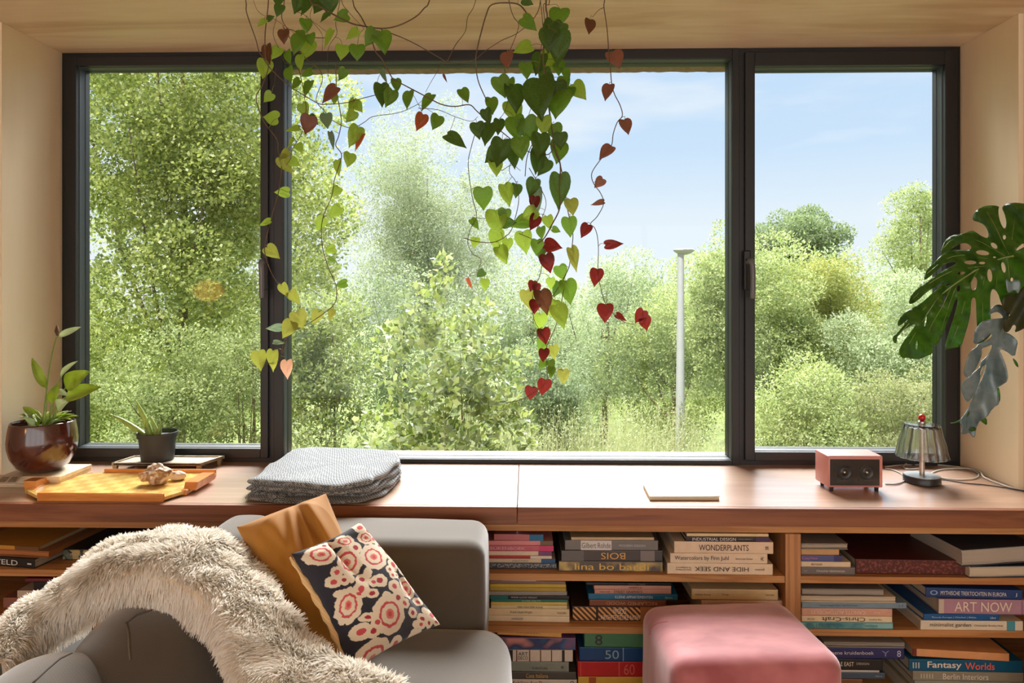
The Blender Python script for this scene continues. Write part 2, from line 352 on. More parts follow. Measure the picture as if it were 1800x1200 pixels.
# ================================================================== WORKTOP + BOOKCASE
XSEAM = PZ(911, 850, ZS).x
def worktop(x0, x1, label):
    t = thing('wooden_worktop', label, 'worktop', ((x0+x1)/2, 2.3, ZS-.054), 'worktop boards below the window')
    MB().box(x0, x1, YS+.02, YW+.03, ZS-.030, ZS, .0012).build('top_panel', M_sill, t)
    m = MB().box(x0, x1, YS, YS+.0195, ZS-.054, ZS-.0004, .0015); m.build('front_edge', M_edge, t)
    return t
worktop(RX0+.002, XSEAM-.0008, 'long wooden window ledge board left of the seam, carrying tray and grey blanket')
worktop(XSEAM+.0008, RX1-.002, 'long wooden window ledge board right of the seam, carrying pink speaker and lamp')
YB = 2.09; ZH = [EYE-0.859, EYE-1.019, EYE-1.24]; TH = 0.021; YBK = 2.54
bc = thing('bookcase', 'low pine bookcase running under the window ledge, full of stacked books', 'bookcase', (0, 2.3, 0))
MB().box(RX0+.01, RX1-.01, YB+.005, YB+.028, ZS-.082, ZS-.0545, .001).build('top_rail', M_pine, bc)
ups = []
for pxx in (-420, 385, 1380, 2375):
    X0 = P(pxx, 1000, YB).x; X1 = X0+0.046; ups.append((X0, X1))
    MB().box(X0, X1, YB-.004, YBK, 0.0, ZS-.0825, .001).build('upright', M_pinez, bc)
bays = [(ups[0][1], ups[1][0]), (ups[1][1], ups[2][0]), (ups[2][1], ups[3][0])]
for (a, c) in bays:
    for z in ZH: MB().box(a+.0005, c-.0005, YB, YBK, z-TH, z, .0012).build('shelf', M_pine, bc)
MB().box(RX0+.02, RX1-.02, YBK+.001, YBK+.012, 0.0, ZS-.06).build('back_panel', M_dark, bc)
# ================================================================== BOOKS
TEXTS = []
M_page = {}
def pagemat(c):
    c = tuple(c)
    if c in M_page: return M_page[c]
    m, nt, b, o = newmat('page_edges'); L = nt.links.new
    tc = N(nt, 'ShaderNodeTexCoord'); mp = N(nt, 'ShaderNodeMapping'); mp.inputs['Scale'].default_value = (3, 3, 900)
    nz = N(nt, 'ShaderNodeTexNoise'); nz.inputs['Scale'].default_value = 1; nz.inputs['Detail'].default_value = 2
    mx = N(nt, 'ShaderNodeMix', data_type='RGBA'); mx.inputs['A'].default_value = lin([v*0.78 for v in c]); mx.inputs['B'].default_value = lin(c)
    L(tc.outputs['Object'], mp.inputs[0]); L(mp.outputs[0], nz.inputs['Vector']); L(nz.outputs['Fac'], mx.inputs['Factor']); L(mx.outputs['Result'], b.inputs['Base Color'])
    b.inputs['Roughness'].default_value = 0.85; M_page[c] = m; return m
def patmat(kind):
    """patterned spines"""
    if kind in MC: return MC[kind]
    m, nt, b, o = newmat(kind); L = nt.links.new; tc = N(nt, 'ShaderNodeTexCoord'); rp = N(nt, 'ShaderNodeValToRGB'); el = rp.color_ramp.elements
    if kind == 'striped_spine':
        mp = N(nt, 'ShaderNodeMapping'); mp.inputs['Rotation'].default_value = (0, math.radians(45), 0)
        wv = N(nt, 'ShaderNodeTexWave', wave_type='BANDS', bands_direction='X'); wv.inputs['Scale'].default_value = 26; L(tc.outputs['Object'], mp.inputs[0]); L(mp.outputs[0], wv.inputs['Vector']); L(wv.outputs['Fac'], rp.inputs[0])
        el[0].position = 0.45; el[0].color = lin((70, 40, 28)); el[1].position = 0.55; el[1].color = lin((222, 164, 96))
    elif kind == 'floral_spine':
        nz = N(nt, 'ShaderNodeTexVoronoi'); nz.inputs['Scale'].default_value = 60; L(tc.outputs['Object'], nz.inputs['Vector']); L(nz.outputs['Color'], rp.inputs[0])
        el[0].position = .3; el[0].color = lin((28, 34, 30)); el[1].position = .9; el[1].color = lin((210, 180, 110)); q = el.new(.6); q.color = lin((120, 130, 110))
    elif kind == 'multicolour_spine':
        gd = N(nt, 'ShaderNodeTexNoise'); gd.inputs['Scale'].default_value = 9; L(tc.outputs['Object'], gd.inputs['Vector']); L(gd.outputs['Fac'], rp.inputs[0])
        el[0].position = .38; el[0].color = lin((206, 140, 132)); el[1].position = .62; el[1].color = lin((150, 84, 112)); q = el.new(.5); q.color = lin((40, 96, 140)); q = el.new(.45); q.color = lin((50, 60, 100))
    elif kind == 'speckled_spine':
        nz = N(nt, 'ShaderNodeTexNoise'); nz.inputs['Scale'].default_value = 260; L(tc.outputs['Object'], nz.inputs['Vector']); L(nz.outputs['Fac'], rp.inputs[0])
        el[0].position = .45; el[0].color = lin((46, 60, 72)); el[1].position = .6; el[1].color = lin((150, 150, 150))
    elif kind == 'maroon_album':
        nz = N(nt, 'ShaderNodeTexNoise'); nz.inputs['Scale'].default_value = 120; nz.inputs['Detail'].default_value = 5; L(tc.outputs['Object'], nz.inputs['Vector']); L(nz.outputs['Fac'], rp.inputs[0])
        el[0].position = .5; el[0].color = lin((84, 36, 32)); el[1].position = .7; el[1].color = lin((150, 82, 66))
    elif kind == 'sea_gradient_spine':
        nz = N(nt, 'ShaderNodeTexNoise'); nz.inputs['Scale'].default_value = 14; L(tc.outputs['Object'], nz.inputs['Vector']); L(nz.outputs['Fac'], rp.inputs[0])
        el[0].position = .4; el[0].color = lin((60, 130, 140)); el[1].position = .6; el[1].color = lin((140, 190, 186))
    elif kind == 'golden_branch_spine':
        nz = N(nt, 'ShaderNodeTexNoise'); nz.inputs['Scale'].default_value = 18; L(tc.outputs['Object'], nz.inputs['Vector']); L(nz.outputs['Fac'], rp.inputs[0])
        el[0].position = .45; el[0].color = lin((92, 84, 76)); el[1].position = .66; el[1].color = lin((196, 170, 108))
    L(rp.outputs[0], b.inputs['Base Color']); b.inputs['Roughness'].default_value = 0.45; MC[kind] = m; return m
ORD = ['topmost', 'second', 'third', 'fourth', 'fifth', 'sixth', 'seventh', 'eighth', 'ninth', 'tenth', 'eleventh', 'twelfth']
def book(x0, x1, z0, z1, Yf, spec, label, group, depth=0.2, rot=0.0, tilt=0.0, zmax=None):
    """spec: dict col, pat, name texts [(str, fx0, fx1, fh, col, flip)], bands [(fx0,fx1,col)], open (pages showing)"""
    w = x1-x0; h = z1-z0; cx = (x0+x1)/2
    t = thing('book', label, 'book', (cx, Yf, z0), group)
    t.rotation_euler = (0, tilt, rot)
    col = spec['col']; cm = plain('book_cover', col, 0.42, 0.06, 30)
    th = min(0.0022, h*0.16)
    L = lambda o: o
    def part(m, name, mat, sm=False):
        me = bpy.data.meshes.new(name); me.from_pydata([tuple(v) for v in m.v], [], m.f); me.update(); me.materials.append(mat)
        o = bpy.data.objects.new(name, me); COL.objects.link(o); o.parent = t; return o
    op = spec.get('open')
    m = MB()
    hw = w/2
    if not op:
        r = min(th*1.2, h*.2)
        m.box(-hw, hw, 0, depth, 0, th, th*.3); m.box(-hw, hw, 0, depth, h-th, h, th*.3); m.box(-hw, hw, -th*.6, th, 0, h, r, 3)
        if 'pat' in spec: part(MB().box(-hw+r*.5, hw-r*.5, -th*.6-.0004, -th*.6+.0008, r, h-r), 'printed_spine', patmat(spec['pat']))
        part(m, 'cover', cm)
        part(MB().box(-hw+.003, hw-.003, th*1.2, depth-.003, th, h-th), 'pages', pagemat((214, 200, 176)))
    else:
        m.box(-hw, hw, -.002, depth, 0, th, th*.3); m.box(-hw, hw, -.002, depth, h-th, h, th*.3); m.box(-hw, hw, depth-th, depth, 0, h)
        part(m, 'cover', cm)
        # page block with a gently rounded, slightly sagging fore edge
        pm = MB(); nu = 16
        def fn(u, v):
            a = v*2*PI; return None
        pts = []
        for i in range(nu+1):
            u = i/nu; x = -hw+.001+(w-.002)*u; pts.append(x)
        vs = []; fs = []
        prof = [(0.004, th), (0.0005, th+ (h-2*th)*.2), (0.0, h*.5), (0.0005, h-th-(h-2*th)*.2), (0.004, h-th), (depth-th, h-th), (depth-th, th)]
        for x in pts:
            for (yy, zz) in prof: vs.append((x, yy+.0015*math.sin(x*40), zz))
        k = len(prof)
        for i in range(nu):
            for j in range(k): fs.append((i*k+j, (i+1)*k+j, (i+1)*k+(j+1) % k, i*k+(j+1) % k))
        fs.append(tuple(range(k))); fs.append(tuple(range(nu*k+k-1, nu*k-1, -1)))
        pm.add(vs, fs); part(pm, 'pages', pagemat(op))
    for (a, c, bc_) in spec.get('bands', []):
        part(MB().box(-hw+w*a, -hw+w*c, -th*.6-.0008, -th*.6+.0008, h*.02, h*.98), 'spine_band', plain('spine_band', bc_, 0.45, 0.04))
    for tx in spec.get('texts', []):
        s, fa, fb, fh, tc_, flip = tx[:6]; zc = tx[6] if len(tx) > 6 else .5
        cu = bpy.data.curves.new('title', 'FONT'); cu.body = s; cu.align_x = 'CENTER'; cu.align_y = 'CENTER'; cu.size = 1; cu.extrude = 0.0
        cu.resolution_u = 3
        if spec.get('bold'): cu.offset = 0.015
        cu.materials.append(plain('lettering', tc_, 0.5, 0.02))
        o = bpy.data.objects.new('title', cu); COL.objects.link(o); o.parent = t
        TEXTS.append((o, w*(fb-fa), h*fh, -hw+w*(fa+fb)/2, -th*.6-.0014, h*zc, flip))
    return t
def fit_texts():
    bpy.context.view_layer.update()
    for (o, w_, h_, x, y, z, flip) in TEXTS:
        d = o.dimensions
        # the text's own bounds (its parent is unscaled)
        sx = w_/max(d.x, 1e-4); sy = h_/max(d.y, 1e-4)
        if sx > sy*1.6: sx = sy*1.6
        if sy > sx*2.2: sy = sx*2.2
        bb = [Vector(c) for c in o.bound_box]; cxx = (min(p.x for p in bb)+max(p.x for p in bb))/2; cyy = (min(p.y for p in bb)+max(p.y for p in bb))/2
        a = PI if flip else 0
        R = Matrix.Rotation(a, 4, 'Y') @ Matrix.Rotation(PI/2, 4, 'X')
        S = Matrix.Diagonal((sx, sy, 1, 1))
        Mx = Matrix.Translation((x, y, z)) @ R @ S @ Matrix.Translation((-cxx, -cyy, 0))
        me = bpy.data.meshes.new_from_object(o); me.name = 'title'; par = o.parent; cu_ = o.data
        bpy.data.objects.remove(o); bpy.data.curves.remove(cu_)
        if not len(me.vertices): continue
        q = bpy.data.objects.new('title', me); COL.objects.link(q); q.parent = par; q.matrix_local = Mx
CR = (222, 206, 176); DKT = (50, 36, 28)
def stack(name, shelf, rows, ybot, group, depth=0.21, rots=None):
    """rows top->bottom: (x0px, x1px, ytop, ybottom, colourname, spec, [rot, tilt])"""
    zb = ZH[shelf]; r = (zb-EYE)/(-(ybot-CY)/F); Yf = max(r, YB+0.004)
    z = zb; n = len(rows); res = []
    for k in range(n-1, -1, -1):
        row = rows[k]; x0, x1, ya, yb_, cn, spec = row[:6]; rot = row[6] if len(row) > 6 else (random.random()-.5)*.03; tilt = row[7] if len(row) > 7 else 0
        dy = row[8] if len(row) > 8 else 0.0
        th = (yb_-ya)/F*(Yf+dy)*1.02
        a = P(x0, 1000, Yf+dy).x; c = P(x1, 1000, Yf+dy).x
        where = f'topmost in {name}' if k == 0 else f'{ORD[k]} from top in {name}'
        lb_ = f'{cn}, {where}'
        if len(lb_.split()) > 16: print('LONGLABEL', lb_)
        if tilt: z += abs(math.sin(tilt))*(c-a)/2
        book(a, c, z, z+th, Yf+dy, spec, f'{cn}, {where}', group, min(depth, YBK-Yf-dy-.02), rot, tilt)
        z += th + 0.0004 + (abs(math.sin(tilt))*(c-a)/2 if tilt else 0)
def S(col, *texts, **k):
    d = dict(col=col, texts=list(texts)); d.update(k); return d
random.seed(5)
W = (235, 225, 205)
gA = 'books lying in the top row of the middle bay'
stack('pink stack beside sofa back', 0, [
 (868, 955, 937, 948, 'dull pink book with a blue end', S((190, 110, 112), bands=[(.72, 1, (30, 110, 150))])),
 (848, 972, 950, 958, 'thin light pink book with olive end', S((222, 140, 140), bands=[(.82, 1, (120, 96, 70))])),
 (849, 973, 958.5, 968, 'raspberry pink book', S((196, 96, 110), ('KEUKENBOEK', .05, .6, .5, (230, 180, 180), 0), bands=[(.8, 1, (206, 60, 110))])),
 (852, 970, 968, 975.5, 'thin cream book with purple end', S((226, 198, 172), bands=[(.8, 1, (120, 70, 110))])),
 (852, 970, 976, 981, 'very thin red book', S((178, 48, 44), bands=[(.68, 1, (222, 206, 186))])),
 (853, 976, 981, 988, 'thin beige book with blue end', S((206, 186, 160), ('ARCHIV', .3, .7, .5, (150, 130, 110), 0), bands=[(.8, 1, (50, 90, 130))])),
 (853, 979, 988, 998, 'dark speckled book', S((60, 70, 80), pat='speckled_spine')),
], 999, gA)
stack('dark stack under the seam', 0, [
 (1004, 1150, 940, 945, 'thin beige book', S((196, 168, 130))),
 (993, 1157, 947, 964, 'silver grey book with a white label', S((120, 116, 112), ('Gilbert Rohde', .18, .49, .55, (90, 90, 90), 0), ('MODERN DESIGN', .58, .86, .22, (200, 200, 200), 0), bands=[(.17, .5, (214, 206, 200))])),
 (987, 1165, 965.5, 984, 'charcoal book with upside-down gold title BOIS', S((76, 70, 68), ('BOIS', .39, .63, .6, (222, 168, 90), 1), bands=[(.0, .22, (104, 100, 98)), (.78, .92, (128, 118, 114))])),
 (982, 1165, 985, 1003, 'grey and gold book with flowing lettering', S((92, 84, 76), ('lina bo bardi', .1, .92, .62, (226, 186, 96), 0), pat='golden_branch_spine')),
], 1003, gA, 0.25)
stack('white stack left of upright', 0, [
 (1207, 1351, 938, 943, 'thin yellowish paperback', S((226, 200, 150))),
 (1205, 1352, 942.5, 951, 'black book with white title INDUSTRIAL DESIGN', S((40, 36, 40), ('INDUSTRIAL DESIGN', .08, .6, .62, (225, 215, 205), 0), ('JOHN HESKETT', .63, .8, .3, (170, 160, 150), 0), bands=[(.84, 1, (70, 46, 80))])),
 (1185, 1359, 950, 970, 'cream book titled WONDERPLANTS', S((232, 204, 172), ('WONDERPLANTS', .25, .75, .5, DKT, 0), ('ee', .92, .95, .4, DKT, 0))),
 (1178, 1349, 969, 986, 'cream book about watercolors', S((232, 206, 174), ('Watercolors by Finn Juhl', .045, .60, .52, (60, 44, 44), 0), ('Anna-Louise Sommer', .67, .85, .2, (120, 90, 70), 0), ('HC', .93, .96, .5, (70, 50, 40), 0))),
 (1173, 1358, 986.5, 1005, 'cream book reading HIDE AND SEEK', S((234, 208, 176), ('HIDE AND SEEK', .26, .77, .4, DKT, 1), ('gestalten', .83, .92, .2, DKT, 1), ('The Architecture of', .08, .23, .14, DKT, 1, .6), ('Cabins and Hideouts', .08, .23, .14, DKT, 1, .4))),
], 1006, gA, 0.26)
gD = 'books lying in the second row of the middle bay'
stack('yellow striped stack beside sofa', 1, [
 (871, 990, 1019.5, 1023, 'very thin navy and white booklet', S((60, 56, 84), bands=[(.1, .6, (220, 220, 224))])),
 (861, 994, 1023, 1028, 'thin taupe book', S((140, 112, 100))),
 (861, 995, 1028, 1034, 'thin yellow book', S((206, 172, 58))),
 (861, 995, 1034, 1040, 'thin mustard book', S((184, 156, 66), rot=0)),
 (859, 997, 1040, 1047, 'thin grey book', S((150, 142, 132))),
 (859, 1001, 1047, 1053.5, 'black book with teal end', S((34, 34, 36), ('FRANK LLOYD WRIGHT', .28, .6, .42, (210, 200, 190), 0), bands=[(.02, .24, (40, 110, 110))])),
 (863, 998, 1053.5, 1058, 'thin green book', S((40, 116, 96), ('ALVAR AALTO', .4, .65, .5, (210, 220, 200), 0))),
 (863, 997, 1058, 1063, 'thin pale yellow book', S((218, 190, 100))),
 (863, 997, 1063, 1069, 'thin cream paperback with small print', S((222, 204, 158), ('MIES VAN DER ROHE', .35, .68, .45, DKT, 0))),
 (853, 1001, 1069, 1081, 'thick cream book with a printed name', S((228, 206, 166), ('Frank Lloyd Wright', .3, .56, .4, (70, 60, 50), 0), ('TASCHEN', .85, .96, .3, (60, 50, 40), 0))),
 (856, 1001, 1081, 1091, 'off white book', S((232, 212, 178), ('MINIMALIST', .3, .44, .3, DKT, 0))),
], 1092, gD)
stack('stack left above pouf', 1, [
 (1030, 1180, 1019.5, 1024, 'thin black book', S((36, 32, 32), ('MARY TARR', .4, .8, .5, (150, 120, 110), 0))),
 (1044, 1180, 1025, 1031.5, 'thin salmon book titled AMERICA', S((214, 160, 140), ('AMERICA', .45, .62, .5, (60, 40, 36), 0))),
 (1045, 1180, 1032, 1039.5, 'thin pink book titled STREET GRAPHICS', S((206, 150, 134), ('STREET GRAPHICS', .25, .62, .6, (60, 36, 36), 0), ('NIEUWE', .07, .2, .3, (60, 36, 36), 0))),
 (1034, 1191, 1040, 1050, 'blue book titled KLEINE APPARTEMENTEN', S((34, 110, 148), ('KLEINE APPARTEMENTEN', .3, .72, .45, (225, 220, 210), 0), ('librero', .86, .94, .3, (225, 220, 210), 0))),
 (1036, 1171, 1050, 1061, 'brown book with upside-down lettering', S((128, 74, 50), ('RECLAIMED WOOD', .22, .88, .5, (206, 150, 110), 1))),
 (1006, 1172, 1062, 1087, 'thick striped book titled WOOD ARCHITECTURE NOW', S((70, 48, 36), ('WOOD', .43, .57, .38, (240, 225, 205), 0, .68), ('ARCHITECTURE NOW', .3, .72, .3, (240, 220, 200), 0, .26), pat='striped_spine', bands=[(.25, .275, (40, 28, 24)), (.72, 1, (160, 100, 56))])),
], 1089, gD, 0.24)
stack('stack behind pouf', 1, [
 (1215, 1368, 1032, 1050, 'cream book with three small printed words', S((224, 198, 152), ('Charles Eames', .04, .22, .16, DKT, 0), ('Design', .35, .43, .16, DKT, 0), ('TASCHEN', .85, .95, .16, DKT, 0)), .02, math.radians(.6)),
 (1232, 1378, 1054, 1096, 'thick pinkish beige book', S((214, 180, 156), ('ARCHITECTUUR', .08, .38, .1, (160, 150, 140), 0, .84))),
], 1094, gD, 0.22)
gG = 'books lying in the bottom row of the middle bay'
stack('bottom stack beside sofa seat', 2, [
 (874, 987, 1113, 1127, 'tilted ochre book with upside-down print', S((216, 166, 92), ("L'UNIVERS DES MEUBLES", .05, .65, .32, (60, 44, 30), 1)), 0.0, math.radians(2.2)),
 (879, 1012, 1119, 1140, 'pink and blue patterned book', S((120, 80, 120), pat='multicolour_spine')),
 (887, 1007, 1141, 1161, 'white book with segmented ART DECO spine', S((222, 208, 190), ('ART', .2, .34, .3, DKT, 0, .68), ('DECO', .2, .34, .3, DKT, 0, .32), bands=[(.0, .12, (40, 36, 34)), (.17, .185, (110, 60, 40)), (.36, .375, (110, 60, 40)), (.52, .535, (110, 60, 40)), (.68, .695, (110, 60, 40)), (.84, .88, (50, 40, 34))])),
 (890, 1000, 1162, 1179, 'grey green book titled FURNITURE', S((140, 146, 134), ('FURNITURE', .42, .66, .22, (50, 50, 46), 0, .35), ('*', .87, .92, .3, (40, 40, 40), 0))),
 (895, 1013, 1180, 1193, 'dark grey book with gold italic title', S((84, 80, 70), ('Casa Italiana', .25, .58, .55, (226, 170, 84), 0))),
 (896, 1014, 1193, 1225, 'white book with reddish lettering', S((222, 206, 190), ('Mobilier Art Deco', .02, .6, .24, (150, 70, 60), 0, .8), ('Q', .9, .96, .3, DKT, 0, .8))),
], 1228, gG)
stack('colourful stack touching pouf', 2, [
 (1027, 1172, 1112, 1137, 'green book with a sketched vase', S((74, 128, 92), ('8', .13, .22, .7, (60, 50, 50), 0))),
 (1018, 1170, 1138, 1162, 'deep blue book numbered 50', S((16, 70, 122), ('50', .30, .46, .62, (150, 180, 190), 0), bands=[(.385+.12, .515, (150, 170, 180))])),
 (1015, 1172, 1162, 1188, 'bright red book numbered 60', S((196, 36, 38), ('60', .52, .64, .7, (226, 110, 90), 0), bands=[(.46, .475, (220, 90, 70)), (.03, .04, (220, 90, 70))])),
 (1016, 1174, 1188, 1226, 'yellow book', S((222, 176, 66), bands=[(.12, .2, (180, 90, 40))])),
], 1228, gG, .22)
gI = 'books lying in the top row of the right bay'
stack('top stack right of upright', 0, [
 (1408, 1490, 947, 957, 'grey softcover showing its pages', S((150, 140, 130), open=(190, 176, 156))),
 (1408, 1475, 958.5, 968, 'tan book', S((196, 156, 108))),
 (1408, 1480, 969, 980, 'blue violet book', S((84, 90, 140), ('CosyView', .02, .4, .5, (210, 130, 160), 0), bands=[(.8, 1, (60, 60, 110))])),
 (1408, 1495, 981, 990, 'thin cream book with small black print', S((224, 202, 170), ('BRUTALISM', .2, .42, .35, DKT, 0))),
 (1408, 1503, 991, 1004, 'grey book with a white title line', S((112, 104, 100), ('STRALEND MEERMINNEN', .28, .8, .25, (215, 210, 200), 0), ('Jan', .02, .15, .2, (170, 165, 160), 0))),
], 1005, gI, .2)
stack('its spot beside curled catalogues', 0, [
 (1504, 1696, 978, 1003, 'long dark maroon album alone on the shelf', S((84, 36, 32), pat='maroon_album')),
], 1003, gI, .27)
stack('heap at right end', 0, [
 (1687, 1830, 955, 984, 'fat catalogue with grey wavy pages', S((60, 60, 66), open=(196, 184, 168)), .10, math.radians(-2)),
 (1702, 1835, 984, 1004, 'fat catalogue with cream wavy pages', S((50, 60, 80), open=(226, 208, 180)), .06, 0),
], 1009, gI, .24)
gL = 'books lying in the second row of the right bay'
stack('middle stack right of upright', 1, [
 (1410, 1553, 1029.7, 1042.5, 'grey softcover showing page edges', S((120, 112, 104), open=(176, 164, 150))),
 (1408, 1574, 1042.5, 1052.5, 'cream magazine showing page edges', S((220, 200, 170), open=(224, 204, 174))),
 (1409, 1594, 1053, 1063, 'blue grey wide book', S((124, 146, 160), ('Classic Designs Then - The Dutch Style', .17, .53, .3, (50, 60, 80), 0), ('2 3', .92, .96, .4, (60, 70, 90), 0))),
 (1409, 1568, 1064, 1077, 'salmon book with upside-down title', S((214, 164, 140), ('CANOTS AUTOMOBILES', .1, .7, .5, (240, 210, 190), 1), ('Ref', .75, .9, .25, (240, 210, 190), 1))),
 (1409, 1568, 1078, 1088, 'cream book with upside-down script title', S((232, 212, 176), ('Chris-Craft', .22, .7, .7, (60, 40, 36), 1), ('Cap Cod Inc', .74, .88, .35, (60, 40, 36), 1), ('MOTOR', .06, .14, .3, (60, 40, 36), 1))),
 (1408, 1570, 1088.5, 1100, 'teal book', S((90, 150, 156), ('STIL LEBENDIG', .05, .4, .6, (60, 110, 120), 0), ('HANS KOLLER', .69, .83, .25, (60, 90, 100), 0), pat='sea_gradient_spine')),
], 1101, gL, .24)
stack('middle stack at right end', 1, [
 (1627, 1797, 1028, 1044, 'navy book titled MYTHISCHE TREKTOCHTEN IN EUROPA', S((36, 64, 118), ('MYTHISCHE TREKTOCHTEN IN EUROPA', .15, .83, .42, (230, 225, 215), 0), ('J', .91, .95, .4, (230, 225, 215), 0), ('o', .04, .12, .5, (140, 170, 200), 0)), .0, math.radians(1.2)),
 (1650, 1802, 1045, 1070, 'thick lilac book titled ART NOW', S((176, 134, 150), ('ART NOW', .18, .84, .66, (236, 216, 196), 0), bands=[(.0, .06, (200, 184, 168)), (.95, .965, (150, 110, 130))])),
 (1623, 1756, 1072, 1083, 'bright blue thin book', S((24, 88, 146), ('Piccola Europa | Warhol | Biblio', .05, .75, .3, (200, 215, 225), 0), ('Libro', .88, .95, .35, (220, 225, 225), 0))),
 (1618, 1798, 1083, 1099, 'cream book titled minimalist garden', S((226, 210, 184), ('minimalist garden', .09, .49, .5, (60, 50, 44), 0, .52), ('Christopher Bradley-Hole', .52, .8, .25, (90, 80, 70), 0), bands=[(.84, .92, (80, 150, 160))])),
], 1101, gL, .24)
gN = 'books lying in the bottom row of the right bay'
stack('bottom stack behind pouf', 2, [
 (1448, 1590, 1123, 1132, 'grey softcover showing page edges', S((150, 144, 134), open=(160, 150, 138))),
 (1420, 1590, 1133, 1152, 'navy book titled kruidenboek', S((44, 46, 96), ('Het groene kruidenboek', .08, .68, .42, (220, 214, 220), 0), ('Y', .76, .84, .5, (130, 140, 170), 0), ('8', .92, .96, .55, (200, 200, 214), 0))),
 (1430, 1551, 1152, 1171, 'black book with white title EAST', S((36, 34, 34), ('MIDDLE EAST', .2, .58, .38, (235, 215, 190), 0, .55), ('DESIGN', .62, .8, .2, (200, 190, 170), 0, .6))),
 (1440, 1546, 1171, 1175, 'thin white booklet', S((196, 190, 180))),
 (1440, 1556, 1175.5, 1186, 'dark blue grey book', S((70, 86, 100), ('libro', .85, .95, .3, (170, 180, 190), 0))),
 (1440, 1516, 1187, 1197, 'brown book', S((130, 82, 50))),
 (1440, 1525, 1197, 1226, 'orange book', S((206, 130, 60), ('FIT', .75, .95, .2, (60, 40, 30), 0, .85))),
], 1229, gN, .22)
stack('bottom right corner stack', 2, [
 (1606, 1771, 1136, 1149, 'tan and red book lying askew', S((222, 158, 104), bands=[(.0, .04, (120, 40, 36))]), -.05, math.radians(1.2)),
 (1598, 1797, 1150, 1170, 'petrol blue book titled Fantasy Worlds', S((14, 88, 120), ('Fantasy', .16, .46, .7, (230, 220, 205), 0), ('Worlds', .49, .75, .6, (232, 104, 84), 0), ('III', .03, .09, .5, (180, 190, 190), 0), bold=True)),
 (1605, 1798, 1171, 1187, 'olive grey book titled Berlin Interiors', S((146, 138, 118), ('Berlin Interiors', .27, .68, .6, (232, 222, 204), 0), ('IIIII', .05, .2, .5, (196, 188, 170), 0))),
 (1608, 1800, 1188, 1204, 'grey green book titled Miami Interiors', S((140, 142, 124), ('Miami Interiors', .26, .7, .6, (232, 222, 204), 0), ('IIIII', .05, .2, .5, (196, 188, 170), 0))),
 (1604, 1800, 1205, 1226, 'sand coloured book', S((190, 170, 130))),
], 1229, gN, .26)
gP = 'books lying in the left bay'
stack('top left corner stack', 0, [
 (-60, 74, 957, 964, 'ochre and brown book', S((196, 140, 60), bands=[(.66, 1, (110, 74, 44))]), -.10),
 (-50, 92, 966, 978, 'brown book with orange page edge', S((150, 100, 60), open=(190, 120, 66)), -.10),
 (-90, 71, 985, 1001, 'black book with white capital lettering', S((34, 32, 34), ('RIETVELD', .28, .80, .55, (232, 226, 216), 0), ('-', .92, .97, .15, (220, 220, 220), 0)), -.16),
], 1001, gP, .28)
stack('top row behind throw', 0, [
 (278, 380, 933, 944, 'green leafy book', S((70, 110, 60)), .0, 0, -.02),
 (200, 375, 944, 966, 'dark brown wide book', S((70, 56, 46)), .0, 0),
 (111, 290, 967, 986, 'dark floral book with pale italic title', S((40, 44, 40), ('Flora Culture', .42, .8, .5, (220, 200, 170), 0), ('Floral designs', .06, .36, .26, (200, 170, 160), 0), pat='floral_spine')),
], 990, gP, .24)
stack('second row far left', 1, [
 (45, 190, 1013, 1019, 'dark red book', S((110, 40, 44))),
 (60, 200, 1022, 1037, 'black book', S((28, 28, 32), ('LE', .5, .6, .5, (150, 150, 150), 0))),
 (31, 190, 1038, 1051, 'white book with an ink sketch', S((206, 184, 164), ('~W~', .1, .3, .5, (50, 40, 36), 0), ('HH HH', .38, .6, .6, (150, 120, 100), 0))),
 (5, 180, 1052, 1070, 'reddish brown book', S((150, 100, 84))),
], 1077, gP, .24)
fit_texts()
# ================================================================== THINGS ON THE WORKTOP
def on(px, py, dz=0): p = PZ(px, py, ZS+dz); return p
# ---- brown glazed pot with a peace lily, on pale boards
cy = 2.315; cx = P(75, 800, cy).x
bd = thing('wooden_board', 'stack of pale wooden boards beneath the brown plant pot', 'board', (cx, cy, ZS))
MB().box(-1.757, -1.548, 2.238, 2.405, ZS+.0003, ZS+.0125, .001).build('lower_board', wood('pale_board', (206, 178, 136), (230, 206, 170), .5, 'X', 2), bd)
MB().box(-1.760, -1.551, 2.241, 2.405, ZS+.0128, ZS+.0250, .001).build('middle_board', wood('paler_board', (222, 198, 160), (240, 220, 190), .5, 'X', 2), bd)
MB().box(-1.756, -1.549, 2.236, 2.402, ZS+.0253, ZS+.0380, .001).build('upper_board', wood('palest_board', (226, 204, 168), (242, 224, 196), .5, 'X', 2), bd)
zb = ZS+.0385
pl = thing('potted_peace_lily', 'leafy yellow-green plant in a glossy brown pot in the left window corner', 'potted plant', (cx, cy, zb))
M_glaze = plain('brown_glaze', (74, 34, 24), 0.12, 0.25, 9, coat=1.0)
prof = [(0.045, 0), (.062, .004), (.085, .022), (.103, .055), (.111, .09), (.112, .115), (.108, .15), (.1035, .176), (.1025, .180), (.0995, .181), (.0975, .178), (.099, .160), (.102, .12), (.10, .09)]
prof = [(r*.935, z*.93) for r, z in prof]
MB().lathe(prof, (cx, cy, zb), 56).build('pot', M_glaze, pl, True, 60)
MB().lathe([(.001, .147), (.05, .149), (.0925, .146)], (cx, cy, zb), 32, cap=False).build('soil', plain('soil', (60, 44, 32), .95, .3, 60), pl)
M_lily = leafmat('lily_leaf', [(132, 152, 46), (156, 174, 66), (176, 188, 90)], .42, .4, island=False, tint=1.1)
M_lilyp = leafmat('pale_lily_leaf', [(170, 184, 150), (196, 206, 176)], .35, .5, island=False)
M_stem = plain('green_stem', (120, 140, 60), .5, .15)
